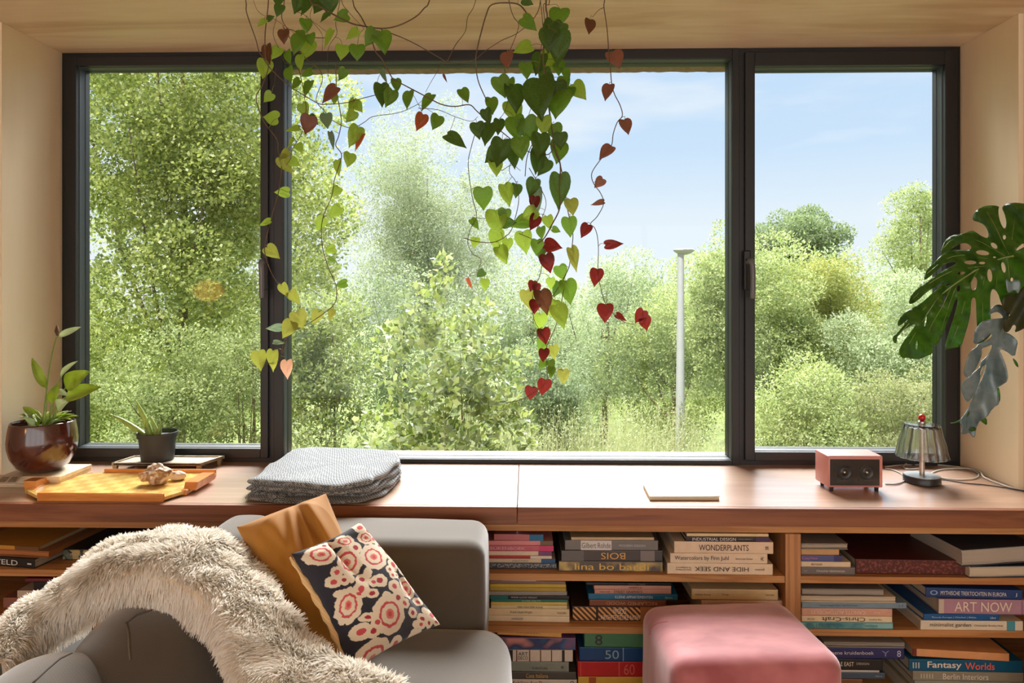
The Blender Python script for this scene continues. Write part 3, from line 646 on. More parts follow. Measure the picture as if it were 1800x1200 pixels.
def blade(base, tip, wid, bend=0.02, nrm=Vector((0, -1, 0)), n=12, fold=.18, shape=1.0, m=None, sag=0):
    """pointed leaf surface from base to tip with a fold along the midrib"""
    m = m or MB(); base, tip = Vector(base), Vector(tip); ax = tip-base; L = ax.length; side = ax.cross(nrm).normalized(); nn = side.cross(ax).normalized()
    def fn(u, v):
        w = wid/2*(math.sin(PI*min(1, v**0.75*1.0))**0.8 if v < 1 else 0.0)*(shape if v > .5 else 1)
        s = (u-.5)*2
        wave = 0.03*wid*math.sin(v*14+s*3)
        return base + ax*v + side*w*s + nn*(bend*math.sin(PI*v) + abs(s)*w*fold*2 - sag*v*v + wave*abs(s))
    return m.grid(7, n, fn)
def lp(px, py, dy=0): return P(px, py, cy+dy)
def leaf_part(parent, name, base, tip, wid, mat, bend=.01, nrm=(0, -1, 0), **k):
    o = blade(base, tip, wid, bend, Vector(nrm), **k).build(name, mat, parent, True)
    sd = o.modifiers.new('thick', 'SOLIDIFY'); sd.thickness = 0.0006; return o
def stalk(parent, pts, r, mat=M_stem, name='stem'): return MB().tube(catmull(pts, 5), r, 7).build(name, mat, parent, True)
base = Vector((cx, cy, zb+.147))
stalk(pl, [base, lp(80, 700), lp(88, 640), lp(97, 600), lp(102, 590)], .0022)
leaf_part(pl, 'leaf', lp(103, 591), lp(143, 574, .02), .022, M_lilyp, .006)
o = MB().tube([lp(101, 590), lp(100, 582), lp(100, 572)], [.003, .007, .003], 8).build('flower_spadix', plain('dried_spadix', (90, 66, 44), .9, .4, 200), pl, True)
for (pet, a, t_, wd, mt, nr) in [
    ([(80, 735), (82, 705), (81, 680)], (81, 682), (56, 628), .030, M_lily, (.5, -1, 0)),
    ([(88, 735), (98, 690), (108, 658)], (106, 662), (137, 634), .022, M_lilyp, (0, -1, .5)),
    ([(92, 735), (103, 700), (116, 680)], (114, 680), (158, 652), .062, M_lily, (.1, -1, .25)),
    ([(94, 735), (103, 708), (117, 697)], (114, 700), (178, 680), .056, M_lily, (0, -1, .5)),
    ([(86, 735), (88, 720), (90, 708)], (89, 708), (104, 672), .032, M_lily, (.3, -1, 0)),
    ([(98, 735), (100, 700), (103, 690)], (102, 686), (121, 696), .020, M_lilyp, (0, -1, .6)),
    ([(92, 735), (98, 720), (104, 716)], (100, 718), (122, 704), .045, M_lilyp, (0, -1, .3)),
    ([(72, 738), (62, 728), (58, 724)], (62, 727), (40, 715), .022, M_lily, (0, -1, .5))]:
    stalk(pl, [lp(*q) for q in pet], .0018, name='petiole'); leaf_part(pl, 'leaf', lp(*a), lp(*t_, -.01), wd, mt, .008, nr)
random.seed(11)
for k in range(22):
    a = random.uniform(0, 2*PI); r0 = random.uniform(0, .05); L = random.uniform(.04, .085)
    b0 = Vector((cx+r0*math.cos(a), cy+r0*math.sin(a), zb+.147)); tp = b0+Vector((math.cos(a)*L, math.sin(a)*L, random.uniform(.02, .055)))
    leaf_part(pl, 'leaf', b0, tp, random.uniform(.018, .032), random.choice([M_lily, M_lily, M_lilyp]), .012, (0, 0, 1), n=8)
# ---- card
cd = thing('printed_card', 'small white card with grey print lying at the left end of the ledge', 'card', on(15, 845, .0385))
q = [on(-12, 835, .0385), on(40, 834.5, .0385), on(27, 851.5, .0385), on(-22, 851, .0385)]; up = Vector((0, 0, .0012))
MB().hexa([q[3], q[2], q[1], q[0], q[3]+up, q[2]+up, q[1]+up, q[0]+up]).build('card', plain('card_stock', (228, 222, 210), .6, .02), cd)
def onq(pts, dz, name, mat, par, th=.0006):
    v = [on(x, y, dz) for x, y in pts]; MB().prism(v, (0, 0, th)).build(name, mat, par)
onq([(13, 847), (27, 847), (33, 838), (22, 838)], .0398, 'printed_picture', plain('grey_print', (150, 146, 138), .6, .4, 120), cd)
onq([(-5, 847), (9, 847), (17, 838), (5, 838)], .0398, 'printed_picture', plain('grey_print', (150, 146, 138), .6, .4, 120), cd)
# ---- tray
M_tray = wood('orange_tray_wood', (206, 124, 52), (232, 156, 78), .3, 'X', 3, coat=.6)
M_trayv = plain('parquet', (236, 204, 120), .28, .1)
m, nt_, b_, o_ = newmat('tray_parquet'); ck = N(nt_, 'ShaderNodeTexChecker'); ck.inputs['Scale'].default_value = 26; ck.inputs['Color1'].default_value = lin((232, 196, 112)); ck.inputs['Color2'].default_value = lin((214, 166, 84))
tc_ = N(nt_, 'ShaderNodeTexCoord'); nt_.links.new(tc_.outputs['Object'], ck.inputs['Vector']); nt_.links.new(ck.outputs['Color'], b_.inputs['Base Color']); b_.inputs['Roughness'].default_value = .25; b_.inputs['Coat Weight'].default_value = .6; M_parq = m
ty0, ty1 = on(150, 881).y, on(250, 838).y
tr = thing('serving_tray', 'orange wooden serving tray with a parquet base and two cut handles', 'tray', (on(200, 860).x, (ty0+ty1)/2, ZS))
XA, XB = on(66, 881).x, on(291, 881).x; XC, XD = on(50, 866).x, on(331, 870).x
oct_ = [(XA, ty0), (XB, ty0), (XD, ty0+.09), (XD, ty1-.07), (XB+.03, ty1), (XA+.03, ty1), (XC, ty1-.07), (XC, ty0+.07)]
MB().prism([(x, y, ZS+.006) for x, y in oct_], (0, 0, .010)).build('base', M_parq, tr)
MB().box(XA, XB, ty0-.008, ty0+.002, ZS+.0005, ZS+.028, .004, 3).build('front_rim', M_tray, tr)
MB().box(XA+.03, XB+.03, ty1-.002, ty1+.008, ZS+.0005, ZS+.028, .004, 3).build('rear_rim', M_tray, tr)
for (xs, nm) in ((XC-.012, -1), (XD-.022, 1)):
    mm = MB(); y0, y1 = ty0+.085, ty1-.06
    mm.hexa([(xs, y0, ZS+.012), (xs+.04, y0, ZS+.012), (xs+.04, y1, ZS+.012), (xs, y1, ZS+.012), (xs-.012*(nm < 0), y0+.01, ZS+.036), (xs+.03+.012*(nm > 0), y0+.01, ZS+.036), (xs+.03+.012*(nm > 0), y1-.01, ZS+.036), (xs-.012*(nm < 0), y1-.01, ZS+.036)])
    mm.box(xs+(.02 if nm < 0 else 0), xs+(.045 if nm < 0 else .02), y0-.02, y1+.02, ZS+.0005, ZS+.018, .003)
    mm.build('handle', M_tray, tr)
# ---- stones
def rock(name, label, c, r, seed, mat, rough=.25):
    bm = bmesh.new(); bmesh.ops.create_icosphere(bm, subdivisions=4, radius=1)
    for v in bm.verts:
        p = v.co.normalized(); d = 1+rough*ns(p.x+seed, p.y, p.z, 1.3)+.4*rough*ns(p.x, p.y+seed, p.z, 3.5)
        v.co = Vector((p.x*r[0]*d, p.y*r[1]*d, max(p.z, -.72)*r[2]*d))
    zmin = min(v.co.z for v in bm.verts)
    for v in bm.verts: v.co += Vector((c[0], c[1], c[2]-zmin))
    o = MB().bm(bm).build(name, mat, None, True); tag(o, label, 'stone'); return o
M_rock, nt_, b_, o_ = newmat('veined_stone'); nz = N(nt_, 'ShaderNodeTexNoise'); nz.inputs['Scale'].default_value = 34; nz.inputs['Distortion'].default_value = 2; rp = N(nt_, 'ShaderNodeValToRGB')
tc_ = N(nt_, 'ShaderNodeTexCoord'); nt_.links.new(tc_.outputs['Object'], nz.inputs[0]); nt_.links.new(nz.outputs[0], rp.inputs[0]); nt_.links.new(rp.outputs[0], b_.inputs['Base Color']); rp.color_ramp.elements[0].position = .4; rp.color_ramp.elements[1].position = .62
rp.color_ramp.elements[0].color = lin((150, 112, 70)); rp.color_ramp.elements[1].color = lin((226, 212, 196)); b_.inputs['Roughness'].default_value = .6
p = on(269, 853, .0165); rock('stone', 'larger veined brown stone on the tray', (p.x, p.y+.02, ZS+.0165), (.044, .034, .030), 3, M_rock, .55)
p = on(301, 848, .0165); rock('stone', 'smaller smooth cream stone on the tray', (p.x+.004, p.y+.035, ZS+.0165), (.026, .022, .017), 8, plain('cream_stone', (226, 206, 184), .5, .1), .15)
# ---- metal trivet with aloe
zt = ZS+.034
ta, tb = 2.44, 2.555
X0, X1 = P(196, 820, ta).x, P(353, 820, ta).x; X2, X3 = X0+.02, X1+.035
tv = thing('plant_stand', 'low weathered metal stand with short legs under the aloe pot', 'plant stand', ((X0+X1)/2, 2.5, ZS))
M_tv = plain('weathered_metal', (150, 136, 112), .5, .35, 60, metal=.3)
TV = [(X0, ta), (X1, ta), (X3, tb), (X2, tb)]
MB().prism([(x, y, zt-.008) for x, y in TV], (0, 0, .004)).build('top', plain('stand_top', (190, 178, 158), .4, .2, 40), tv)
mm = MB()
for k in range(4):
    a, c_ = Vector((*TV[k], 0)), Vector((*TV[(k+1) % 4], 0)); d = (c_-a).normalized(); nrm = Vector((-d.y, d.x, 0))*.008
    mm.hexa([a+Vector((0, 0, zt-.010)), c_+Vector((0, 0, zt-.010)), c_+nrm+Vector((0, 0, zt-.010)), a+nrm+Vector((0, 0, zt-.010)), a+Vector((0, 0, zt)), c_+Vector((0, 0, zt)), c_+nrm+Vector((0, 0, zt)), a+nrm+Vector((0, 0, zt))])
mm.build('rim', M_tv, tv)
for (x, y) in [(X0+.002, ta+.002), (X1-.018, ta+.002), (X3-.022, tb-.016), (X2+.006, tb-.016)]:
    MB().hexa([(x+.003, y, ZS+.0003), (x+.013, y, ZS+.0003), (x+.013, y+.012, ZS+.0003), (x+.003, y+.012, ZS+.0003), (x, y, zt-.010), (x+.016, y, zt-.010), (x+.016, y+.014, zt-.010), (x, y+.014, zt-.010)]).build('leg', M_tv, tv)
ac = P(277, 800, 2.50); ax_, ay_ = ac.x, 2.50
al = thing('potted_aloe', 'small aloe in a black plastic nursery pot on the metal stand', 'potted plant', (ax_, ay_, zt-.0035))
z0 = zt-.0035
MB().lathe([(.052, 0), (.0555, .002), (.0635, .085), (.0685, .086), (.0705, .104), (.069, .106), (.066, .104), (.064, .09)], (ax_, ay_, z0), 40).build('pot', plain('black_nursery_pot', (40, 42, 44), .5, .1), al, True, 40)
MB().lathe([(.001, .088), (.064, .088)], (ax_, ay_, z0), 24, cap=False).build('soil', plain('soil', (60, 44, 32), .95, .3, 60), al)
M_aloe = plain('aloe_skin', (150, 174, 86), .4, .25, 40)
def aloe(pts, r):
    pts = catmull(pts, 5); n = len(pts); o = MB().tube(pts, [r*(1-(i/(n-1))**1.6)+.0006 for i in range(n)], 8).build('leaf', M_aloe, al, True)
q = lambda x, y, d=0: P(x, y, ay_+d)
aloe([q(262, 775), q(240, 755), q(212, 737), q(190, 727)], 0.0135); aloe([q(266, 775), q(258, 745), q(246, 718), q(240, 704)], 0.0135)
aloe([q(268, 776, -.01), q(262, 755, -.01), q(258, 742, -.02), q(262, 732, -.02)], 0.0108); aloe([q(276, 776), q(274, 755), q(268, 740), q(263, 730)], 0.0095)
aloe([q(276, 777, -.01), q(280, 758), q(283, 740)], 0.0121); aloe([q(262, 776, .01), q(245, 758, .02), q(228, 744, .02)], 0.0095); aloe([q(270, 776, .02), q(272, 755, .02), q(270, 735, .03)], 0.0081)
# ---- folded blanket
M_bl, nt_, b_, o_ = newmat('houndstooth_weave'); L = nt_.links.new; tc_ = N(nt_, 'ShaderNodeTexCoord')
ck = N(nt_, 'ShaderNodeTexChecker'); ck.inputs['Scale'].default_value = 260; ck.inputs['Color1'].default_value = lin((176, 183, 188)); ck.inputs['Color2'].default_value = lin((52, 54, 58))
mp_ = N(nt_, 'ShaderNodeMapping'); mp_.inputs['Rotation'].default_value = (0, .35, .6); L(tc_.outputs['Object'], mp_.inputs[0]); L(mp_.outputs[0], ck.inputs['Vector'])
nz = N(nt_, 'ShaderNodeTexNoise'); nz.inputs['Scale'].default_value = 300; L(tc_.outputs['Object'], nz.inputs['Vector']); bp = N(nt_, 'ShaderNodeBump'); bp.inputs['Strength'].default_value = .5; bp.inputs['Distance'].default_value = .002
L(nz.outputs[0], bp.inputs['Height']); L(bp.outputs[0], b_.inputs['Normal']); L(ck.outputs['Color'], b_.inputs['Base Color']); b_.inputs['Roughness'].default_value = .95; b_.inputs['Sheen Weight'].default_value = .3
bw = MB()
def slab(z0, z1, pts, seed, dx=0):
    """cloth layer: outline pts (px on the worktop plane) lofted with a rounded rim and soft waves"""
    out_ = catmull([on(x, y) for x, y in pts] + [on(*pts[0])], 8)[:-1]; c_ = sum(out_, Vector())/len(out_); h = (z1-z0)/2; zm = (z0+z1)/2
    rings = [(.0, -1), (.45, -1), (.8, -1), (.93, -.92), (.985, -.55), (1.0, 0), (.985, .55), (.93, .92), (.8, 1), (.45, 1), (.0, 1)]
    def wz(p, k): return max(ZS+.001, p)
    n = len(out_); vs = []
    for (s, t_) in rings:
        for i, p in enumerate(out_):
            q_ = c_+(p-c_)*s; und = .006*ns(q_.x+seed, q_.y, 0, 9)+.0035*ns(q_.x, q_.y+seed, 1, 26)
            if z0 <= ZS+.001: und *= (t_+1)/2
            e_ = .012*ns(i*.09+seed, 0, 0, 3.0)*s
            dr = (p-c_).normalized()
            vs.append((q_.x+dr.x*e_, q_.y+dr.y*e_, max(ZS+.0006, zm+h*t_+und+dx*(q_.x-c_.x))))
    m_ = len(rings); fs = [(j*n+i, j*n+(i+1) % n, (j+1)*n+(i+1) % n, (j+1)*n+i) for j in range(m_-1) for i in range(n)]
    bw.add(vs, fs)
o1 = [(430, 880), (480, 886), (560, 888), (630, 886), (676, 872), (700, 850), (702, 832), (690, 823), (600, 820), (530, 820), (490, 836)]
o2 = [(432, 872), (470, 882), (560, 884), (640, 882), (680, 868), (702, 850), (705, 832), (692, 822), (600, 819), (530, 820), (482, 836)]
o3 = [(432, 880), (500, 884), (570, 884), (640, 884), (672, 872), (700, 850), (704, 833), (690, 822), (600, 819), (530, 819), (490, 834)]
o4 = [(434, 886), (500, 890), (575, 896), (640, 888), (662, 878), (698, 852), (702, 838), (688, 826), (600, 822), (528, 820), (496, 838)]
slab(ZS+.0006, ZS+.017, o1, 1); slab(ZS+.016, ZS+.032, o2, 5); slab(ZS+.030, ZS+.043, o3, 9); slab(ZS+.041, ZS+.057, o4, 14); slab(ZS+.054, ZS+.078, o4, 22)
# loose folds hanging at the front
for (x, y, r, l, z) in [(487, 884, .013, .045, .018), (610, 872, .011, .05, .044), (452, 878, .012, .03, .03)]:
    p = on(x, y); pts = [(p.x-l*.5+l*k/6, p.y+.006*math.sin(k*1.7), ZS+z+.003*math.sin(k*1.3)) for k in range(7)]
    bw.tube(catmull(pts, 3), r, 10)
bo = bw.build('folded_blanket', M_bl, None, True); tag(bo, 'grey woven blanket folded in layers on the ledge above the sofa', 'blanket')
# ---- notebook
nb = thing('notebook', 'thin white paper pad with loose top sheet on the ledge right of the seam', 'notebook', on(1200, 868))
q = [on(1142, 879.5), on(1264, 879.5), on(1246, 858), on(1131, 858)]
def quadslab(q, z0, z1, name, mat, par): MB().hexa([v+Vector((0, 0, z0)) for v in q]+[v+Vector((0, 0, z1)) for v in q]).build(name, mat, par)
quadslab(q, .0004, .0022, 'back_cover', plain('brown_board', (150, 110, 80), .6), nb)
quadslab(q, .0023, .0120, 'pages', pagemat((226, 214, 180)), nb)
def sheet(u, v):
    a = q[0]*(1-u)+q[1]*u; b2 = q[3]*(1-u)+q[2]*u; p = a*(1-v)+b2*v
    return p+Vector((.0+u*.004, -.001*(1-v), .0126+.010*max(0, u-.5)**2*4*v*1.2+.002*max(0, .3-u)*v))
o = MB().grid(16, 12, sheet).build('top_sheet', plain('white_paper', (240, 240, 238), .5, .01), nb, True); o.modifiers.new('s', 'SOLIDIFY').thickness = .0005
# ---- speaker
yf = PZ(1500, 865, ZS).y+.004; X0, X1 = P(1455, 830, yf).x, P(1552, 830, yf).x; zA, zB = ZS+.014, P(1500, 801, yf).z
sp = thing('desk_speaker', 'small pink box speaker with two round dark drivers on the ledge', 'speaker', ((X0+X1)/2, yf+.06, ZS))
M_pink = plain('pink_lacquer', (206, 140, 132), .38, .03)
MB().box(X0, X1, yf, yf+.098, zA, zB, .004, 3).build('housing', M_pink, sp, True, 40)
bx0, bx1 = P(1459, 830, yf).x, P(1546, 830, yf).x; bz0, bz1 = P(1500, 853, yf).z, P(1500, 807, yf).z
MB().box(bx0, bx1, yf-.0015, yf+.004, bz0, bz1, .0014, 3).build('front_grille', plain('smoked_front', (22, 19, 18), .25, .1, coat=.5), sp)
for dx in (1484, 1523):
    p = P(dx, 829.5, yf-.0015)
    d = MB(); bm = bmesh.new()
    def ringy(prof):
        vs = []; n = 32
        for (r, yy) in prof:
            for k in range(n): a = 2*PI*k/n; vs.append((p.x+r*math.cos(a), yf-.0015+yy, p.z+r*math.sin(a)))
        return vs, [(i*n+k, (i+1)*n+k, (i+1)*n+(k+1) % n, i*n+(k+1) % n) for i in range(len(prof)-1) for k in range(n)]
    v_, f_ = ringy([(.0235, .0), (.0235, -.0015), (.0215, -.0022), (.020, -.001), (.012, -.0004), (.0085, -.0015), (.005, -.004), (.0005, -.005)])
    bm.free(); dr = d.add(v_, f_).build('driver', plain('driver_cone', (40, 38, 38), .3, .1), sp, True)
    pp = MB(); v_, f_ = ringy([(.0042, -.0042), (.0034, -.0062), (.0002, -.0072)]); pp.add(v_, f_).build('phase_plug', plain('chrome', (230, 225, 200), .15, .02, metal=1.0), dr, True)
    MB().box(p.x-.027, p.x+.027, yf-.0022, yf-.0012, p.z-.0285, p.z-.0265).build('driver_surround', plain('surround', (52, 50, 50), .4), sp)
    MB().box(p.x-.027, p.x-.0255, yf-.0022, yf-.0012, p.z-.0285, p.z+.0285).build('driver_surround', plain('surround', (52, 50, 50), .4), sp)
for (x, y) in ((X0+.010, yf+.010), (X1-.022, yf+.010), (X0+.010, yf+.078), (X1-.022, yf+.078)):
    MB().lathe([(.006, 0), (.007, .013)], (x+.006, y, ZS+.0006), 14).build('foot', M_black, sp)
# ---- crystal lamp
lc = PZ(1620.5, 838, ZS+.005); lx, ly = lc.x, lc.y
ly = 2.365; lx = P(1620.5, 838, ly).x
lm = thing('crystal_table_lamp', 'small table lamp with fluted clear crystal shade and a red ball on top', 'lamp', (lx, ly, ZS))
M_chr = plain('brushed_metal', (196, 190, 182), .25, .04, metal=1.0)
MB().lathe([(.055, 0), (.0575, .002), (.0575, .022), (.056, .024)], (lx, ly, ZS+.0004), 48).build('base', plain('dark_lamp_base', (44, 44, 48), .3, .05), lm, True, 40)
MB().lathe([(.0555, 0), (.0552, .0015)], (lx, ly, ZS+.0245), 48).build('base_top', plain('satin_base_top', (150, 148, 146), .35, .04, metal=.7), lm, True, 40)
zt2 = P(1620, 745, ly).z; zb2 = P(1620, 803, ly).z
MB().lathe([(.0085, 0), (.0085, zt2-ZS-.026)], (lx, ly, ZS+.0262), 20).build('pole', M_chr, lm, True, 40)
m_cr = bpy.data.materials.new('crystal'); m_cr.use_nodes = True; g = m_cr.node_tree; g.nodes.clear()
go = N(g, 'ShaderNodeOutputMaterial'); gt = N(g, 'ShaderNodeBsdfTransparent'); gg = N(g, 'ShaderNodeBsdfGlass'); gm = N(g, 'ShaderNodeMixShader'); gl = N(g, 'ShaderNodeBsdfGlossy'); gm2 = N(g, 'ShaderNodeMixShader'); gf = N(g, 'ShaderNodeFresnel'); gf.inputs[0].default_value = 1.7
gg.inputs['Roughness'].default_value = 0.0; gg.inputs['IOR'].default_value = 1.45; gl.inputs['Roughness'].default_value = .03; gt.inputs[0].default_value = (.98, .99, .985, 1)
g.links.new(gf.outputs[0], gm2.inputs[0]); g.links.new(gt.outputs[0], gm2.inputs[1]); g.links.new(gl.outputs[0], gm2.inputs[2]); gm.inputs[0].default_value = .35
g.links.new(gm2.outputs[0], gm.inputs[1]); g.links.new(gg.outputs[0], gm.inputs[2]); g.links.new(gm.outputs[0], go.inputs[0])
nf = 14
def flute(r, z, a): return r*(1+.10*(abs(math.sin(a*nf/2))**.6-.6)*(1 if r > .02 else 0))
H = zt2-zb2
pro = [(.010, H-.004), (.045, H-.006), (.0525, H-.010), (.058, H-.04), (.066, H*.45), (.072, H*.15), (.0765, 0), (.0785, .001), (.0795, .004), (.076, H*.15), (.070, H*.45), (.062, H-.038), (.056, H-.006), (.052, H), (.012, H+.001)]
MB().lathe(pro, (lx, ly, zb2), 144, flute).build('lamp_shade', m_cr, lm, True, 50)
MB().lathe([(.010, 0), (.012, .002), (.012, .008), (.008, .010)], (lx, ly, zt2+.0012), 20).build('shade_cap', M_chr, lm, True, 40)
MB().lathe([(.001, 0), (.006, .001), (.0105, .006), (.0115, .0115), (.0105, .017), (.006, .022), (.0005, .0232)], (lx, ly, zt2+.0105), 24).build('finial', plain('red_ball', (206, 30, 34), .2, .02, coat=.5), lm, True)
# ---- cables
def cable(px, r, mat, label, name='cable', lift=()):
    pts = [on(x, y)+Vector((0, 0, r+.0006+(lift[i] if i < len(lift) else 0))) for i, (x, y) in enumerate(px)]
    o = MB().tube(catmull(pts, 8), r, 8).build(name, mat, None, True); tag(o, label, 'cable'); return o
M_cab = plain('pale_grey_cable', (206, 202, 196), .5, .03); M_cabd = plain('grey_cable', (150, 144, 138), .5, .03)
cable([(1556, 852), (1575, 852), (1590, 846), (1587, 836), (1572, 828), (1556, 825)], .0024, M_cabd, 'dark grey looped cable beside the pink speaker')
cable([(1556, 822), (1580, 819), (1610, 818), (1625, 822), (1600, 826), (1588, 822), (1600, 816.5), (1640, 817.5), (1690, 823), (1718, 832), (1716, 841), (1690, 844.5), (1660, 842), (1637, 834), (1660, 826), (1700, 826.5), (1722, 833), (1730, 842), (1755, 851), (1785, 860), (1840, 866)], .0026, M_cab, 'white looped cable curling behind the crystal lamp', lift=(0, 0, 0, 0, 0, 0, .005, 0, 0, 0, 0, 0, 0, 0, .0, .004, .008, .004))
cable([(1645, 843), (1665, 845), (1695, 850), (1730, 853), (1765, 858), (1800, 864), (1850, 869)], .0018, plain('black_cable', (30, 30, 32), .5, .03), 'thin black lamp cable running off to the right')
# ---- streetlamp outside
Yl = 10.0
sl = thing('street_lamp', 'pale grey street lamp post with a flat disc head outside the window', 'street lamp', (P(1196, 600, Yl).x, Yl, -2.8))
xl = P(1196, 600, Yl).x; M_post = plain('galvanised_grey', (160, 162, 162), .5, .05)
zt3 = P(1196, 445, Yl).z
MB().tube([(xl-.01, Yl, -2.8), (xl-.005, Yl, -1.0), (xl+.005, Yl, zt3)], [.078, .068, .046], 20).build('pole', M_post, sl, True, 40)
MB().lathe([(.05, -.02), (.10, .0), (.145, .03), (.152, .05), (.13, .062), (.03, .07)], (xl+.05, Yl, zt3), 32).build('lamp_head', plain('lamp_head', (172, 174, 168), .4, .05), sl, True, 50)
# ================================================================== SOFA, CUSHIONS, THROW, POUF
M_sofa = fabric('taupe_sofa_fabric', (84, 75, 64), (70, 62, 53), sc_=600, sheen=.6)
M_seam = plain('sofa_seam', (86, 78, 72), .9)
def soft_box(x0, x1, y0, y1, z0, z1, r, seed=0, n=26, puff=0.02, wr=0.006, wf=6.0, rz=0.0):
    """rounded, slightly puffed upholstery block"""
    c = Vector(((x0+x1)/2, (y0+y1)/2, (z0+z1)/2)); h = Vector(((x1-x0)/2, (y1-y0)/2, (z1-z0)/2)); m = MB()
    rr = min(r, min(h)*.98)
    for ax_ in range(3):
        for s in (-1, 1):
            def fn(u, v, ax_=ax_, s=s):
                p = [0, 0, 0]; a, b2 = (ax_+1) % 3, (ax_+2) % 3; uu = u if s > 0 else 1-u
                p[ax_] = s; p[a] = math.sin((uu*2-1)*PI/2); p[b2] = math.sin((v*2-1)*PI/2*.999)
                q = Vector((p[0]*h.x, p[1]*h.y, p[2]*h.z))
                inn = Vector((max(-(h.x-rr), min(h.x-rr, q.x)), max(-(h.y-rr), min(h.y-rr, q.y)), max(-(h.z-rr), min(h.z-rr, q.z))))
                d = q-inn; d = d.normalized()*rr if d.length > 1e-9 else d
                w_ = inn+d; fa, fb, fc_ = 1-(w_.x/h.x)**2, 1-(w_.y/h.y)**2, 1-(w_.z/h.z)**2
                kk = fa*fb+fb*fc_+fa*fc_-3*fa*fb*fc_*0; w_ += (w_.normalized() if w_.length > 0 else w_)*puff*kk
                nn = ns(w_.x+seed, w_.y, w_.z, wf)*wr; w_ += (w_.normalized() if w_.length > 0 else w_)*nn
                if rz: w_ = Matrix.Rotation(rz, 3, 'Z') @ w_
                return w_+c
            m.grid(n, n, fn)
    bm = bmesh.new(); vs = [bm.verts.new(v) for v in m.v]
    for f in m.f: bm.faces.new([vs[i] for i in f])
    bmesh.ops.remove_doubles(bm, verts=bm.verts[:], dist=1e-4); bmesh.ops.recalc_face_normals(bm, faces=bm.faces[:])
    return MB().bm(bm)
sofa = thing('sofa', 'taupe fabric sofa standing against the bookcase under the grey blanket', 'sofa', (-.6, 1.6, 0))
xr = P(850, 1000, 1.80).x; xl_ = P(372, 1000, 1.82).x
zbt = P(750, 938, 2.02).z
soft_box(xl_, xr, 1.80, 2.035, .30, P(700, 949, 1.83).z, .045, 3, puff=.006, wr=.003).build('backrest', M_sofa, sofa, True)
M_edge2 = plain('lighter_piping', (104, 96, 84), .9)
zs = P(780, 1098, 1.80).z
xs1 = P(893, 1190, 1.62).x
soft_box(P(560, 1150, 1.6).x-.25, xs1, 1.02, 1.835, zs-.20, zs-.004, .075, 8, puff=.02, wr=.004).build('seat_cushion', M_sofa, sofa, True)
soft_box(P(560, 1150, 1.6).x-.75, xs1-.01, 1.0, 1.80, .10, zs-.19, .05, 5, puff=.0, wr=.002).build('base', M_sofa, sofa, True)
# big arm roll under the throw, with a front end panel
xa0, xa1 = P(119, 1150, 1.42).x, P(402, 1150, 1.42).x; zat = P(260, 1050, 1.52).z
armc = soft_box(xa0, xa1, 1.29, 1.66, zat-.34, zat, .16, 17, n=34, puff=.012, wr=.010, wf=5).build('back_cushion', M_sofa, sofa, True)
def seam(pts, Y, r=.0018):
    return [P(x, y, Y) for x, y in pts]
za2 = P(80, 1146, 1.34).z
arm2 = soft_box(P(-90, 1200, 1.22).x, P(164, 1200, 1.24).x, 1.08, 1.42, za2-.33, za2, .14, 31, n=30, puff=.01, wr=.006, wf=5, rz=.05).build('back_cushion', M_sofa, sofa, True)
soft_box(P(-30, 1150, 1.55).x-.1, P(116, 1150, 1.60).x, 1.50, 1.74, .2, P(60, 1108, 1.66).z, .07, 40, puff=.01, wr=.005).build('armrest', M_sofa, sofa, True)
soft_box(P(376, 950, 1.86).x, P(470, 950, 1.86).x, 1.72, 1.96, .5, P(420, 920, 1.86).z, .05, 45, puff=.01, wr=.003).build('corner_cushion', M_sofa, sofa, True)
for (x, y) in ((-1.25, 1.05), (-.12, 1.05), (-1.25, 1.72), (-.12, 1.72)):
    MB().lathe([(.02, 0), (.026, .099)], (x, y, .001), 16).build('leg', M_black, sofa, True, 40)
# surface seams on arm cushions (cast onto the cushions' surfaces)
def drape_line(o, pts, r, mat, name, par, n=5):
    """thin seam laid on the surface of o along image-space direction points (found by casting rays from the room)"""
    bpy.context.view_layer.update(); out_ = []
    inv = o.matrix_world.inverted()
    dense = []
    for i in range(len(pts)-1):
        for k in range(n): t_ = k/n; dense.append((pts[i][0]*(1-t_)+pts[i+1][0]*t_, pts[i][1]*(1-t_)+pts[i+1][1]*t_))
    dense.append(pts[-1])
    for (x, y) in dense:
        hit, loc_, nr, idx = o.ray_cast(inv @ Vector((0, 0, EYE)), (inv.to_3x3() @ ray(x, y)).normalized())
        if hit: out_.append(o.matrix_world @ (loc_+nr*.0006))
    if len(out_) > 2:
        if par.type == 'EMPTY': return MB().tube(out_, r, 6).build(name, mat, par, True)
drape_line(armc, [(222, 1095), (240, 1082), (265, 1073), (296, 1065)], .0022, M_seam, 'seam', sofa)
drape_line(armc, [(222, 1095), (226, 1115), (227, 1140), (229, 1160)], .0022, M_edge2, 'seam', sofa)
drape_line(arm2, [(126, 1148), (105, 1158), (85, 1175), (58, 1200)], .002, M_seam, 'seam', sofa)

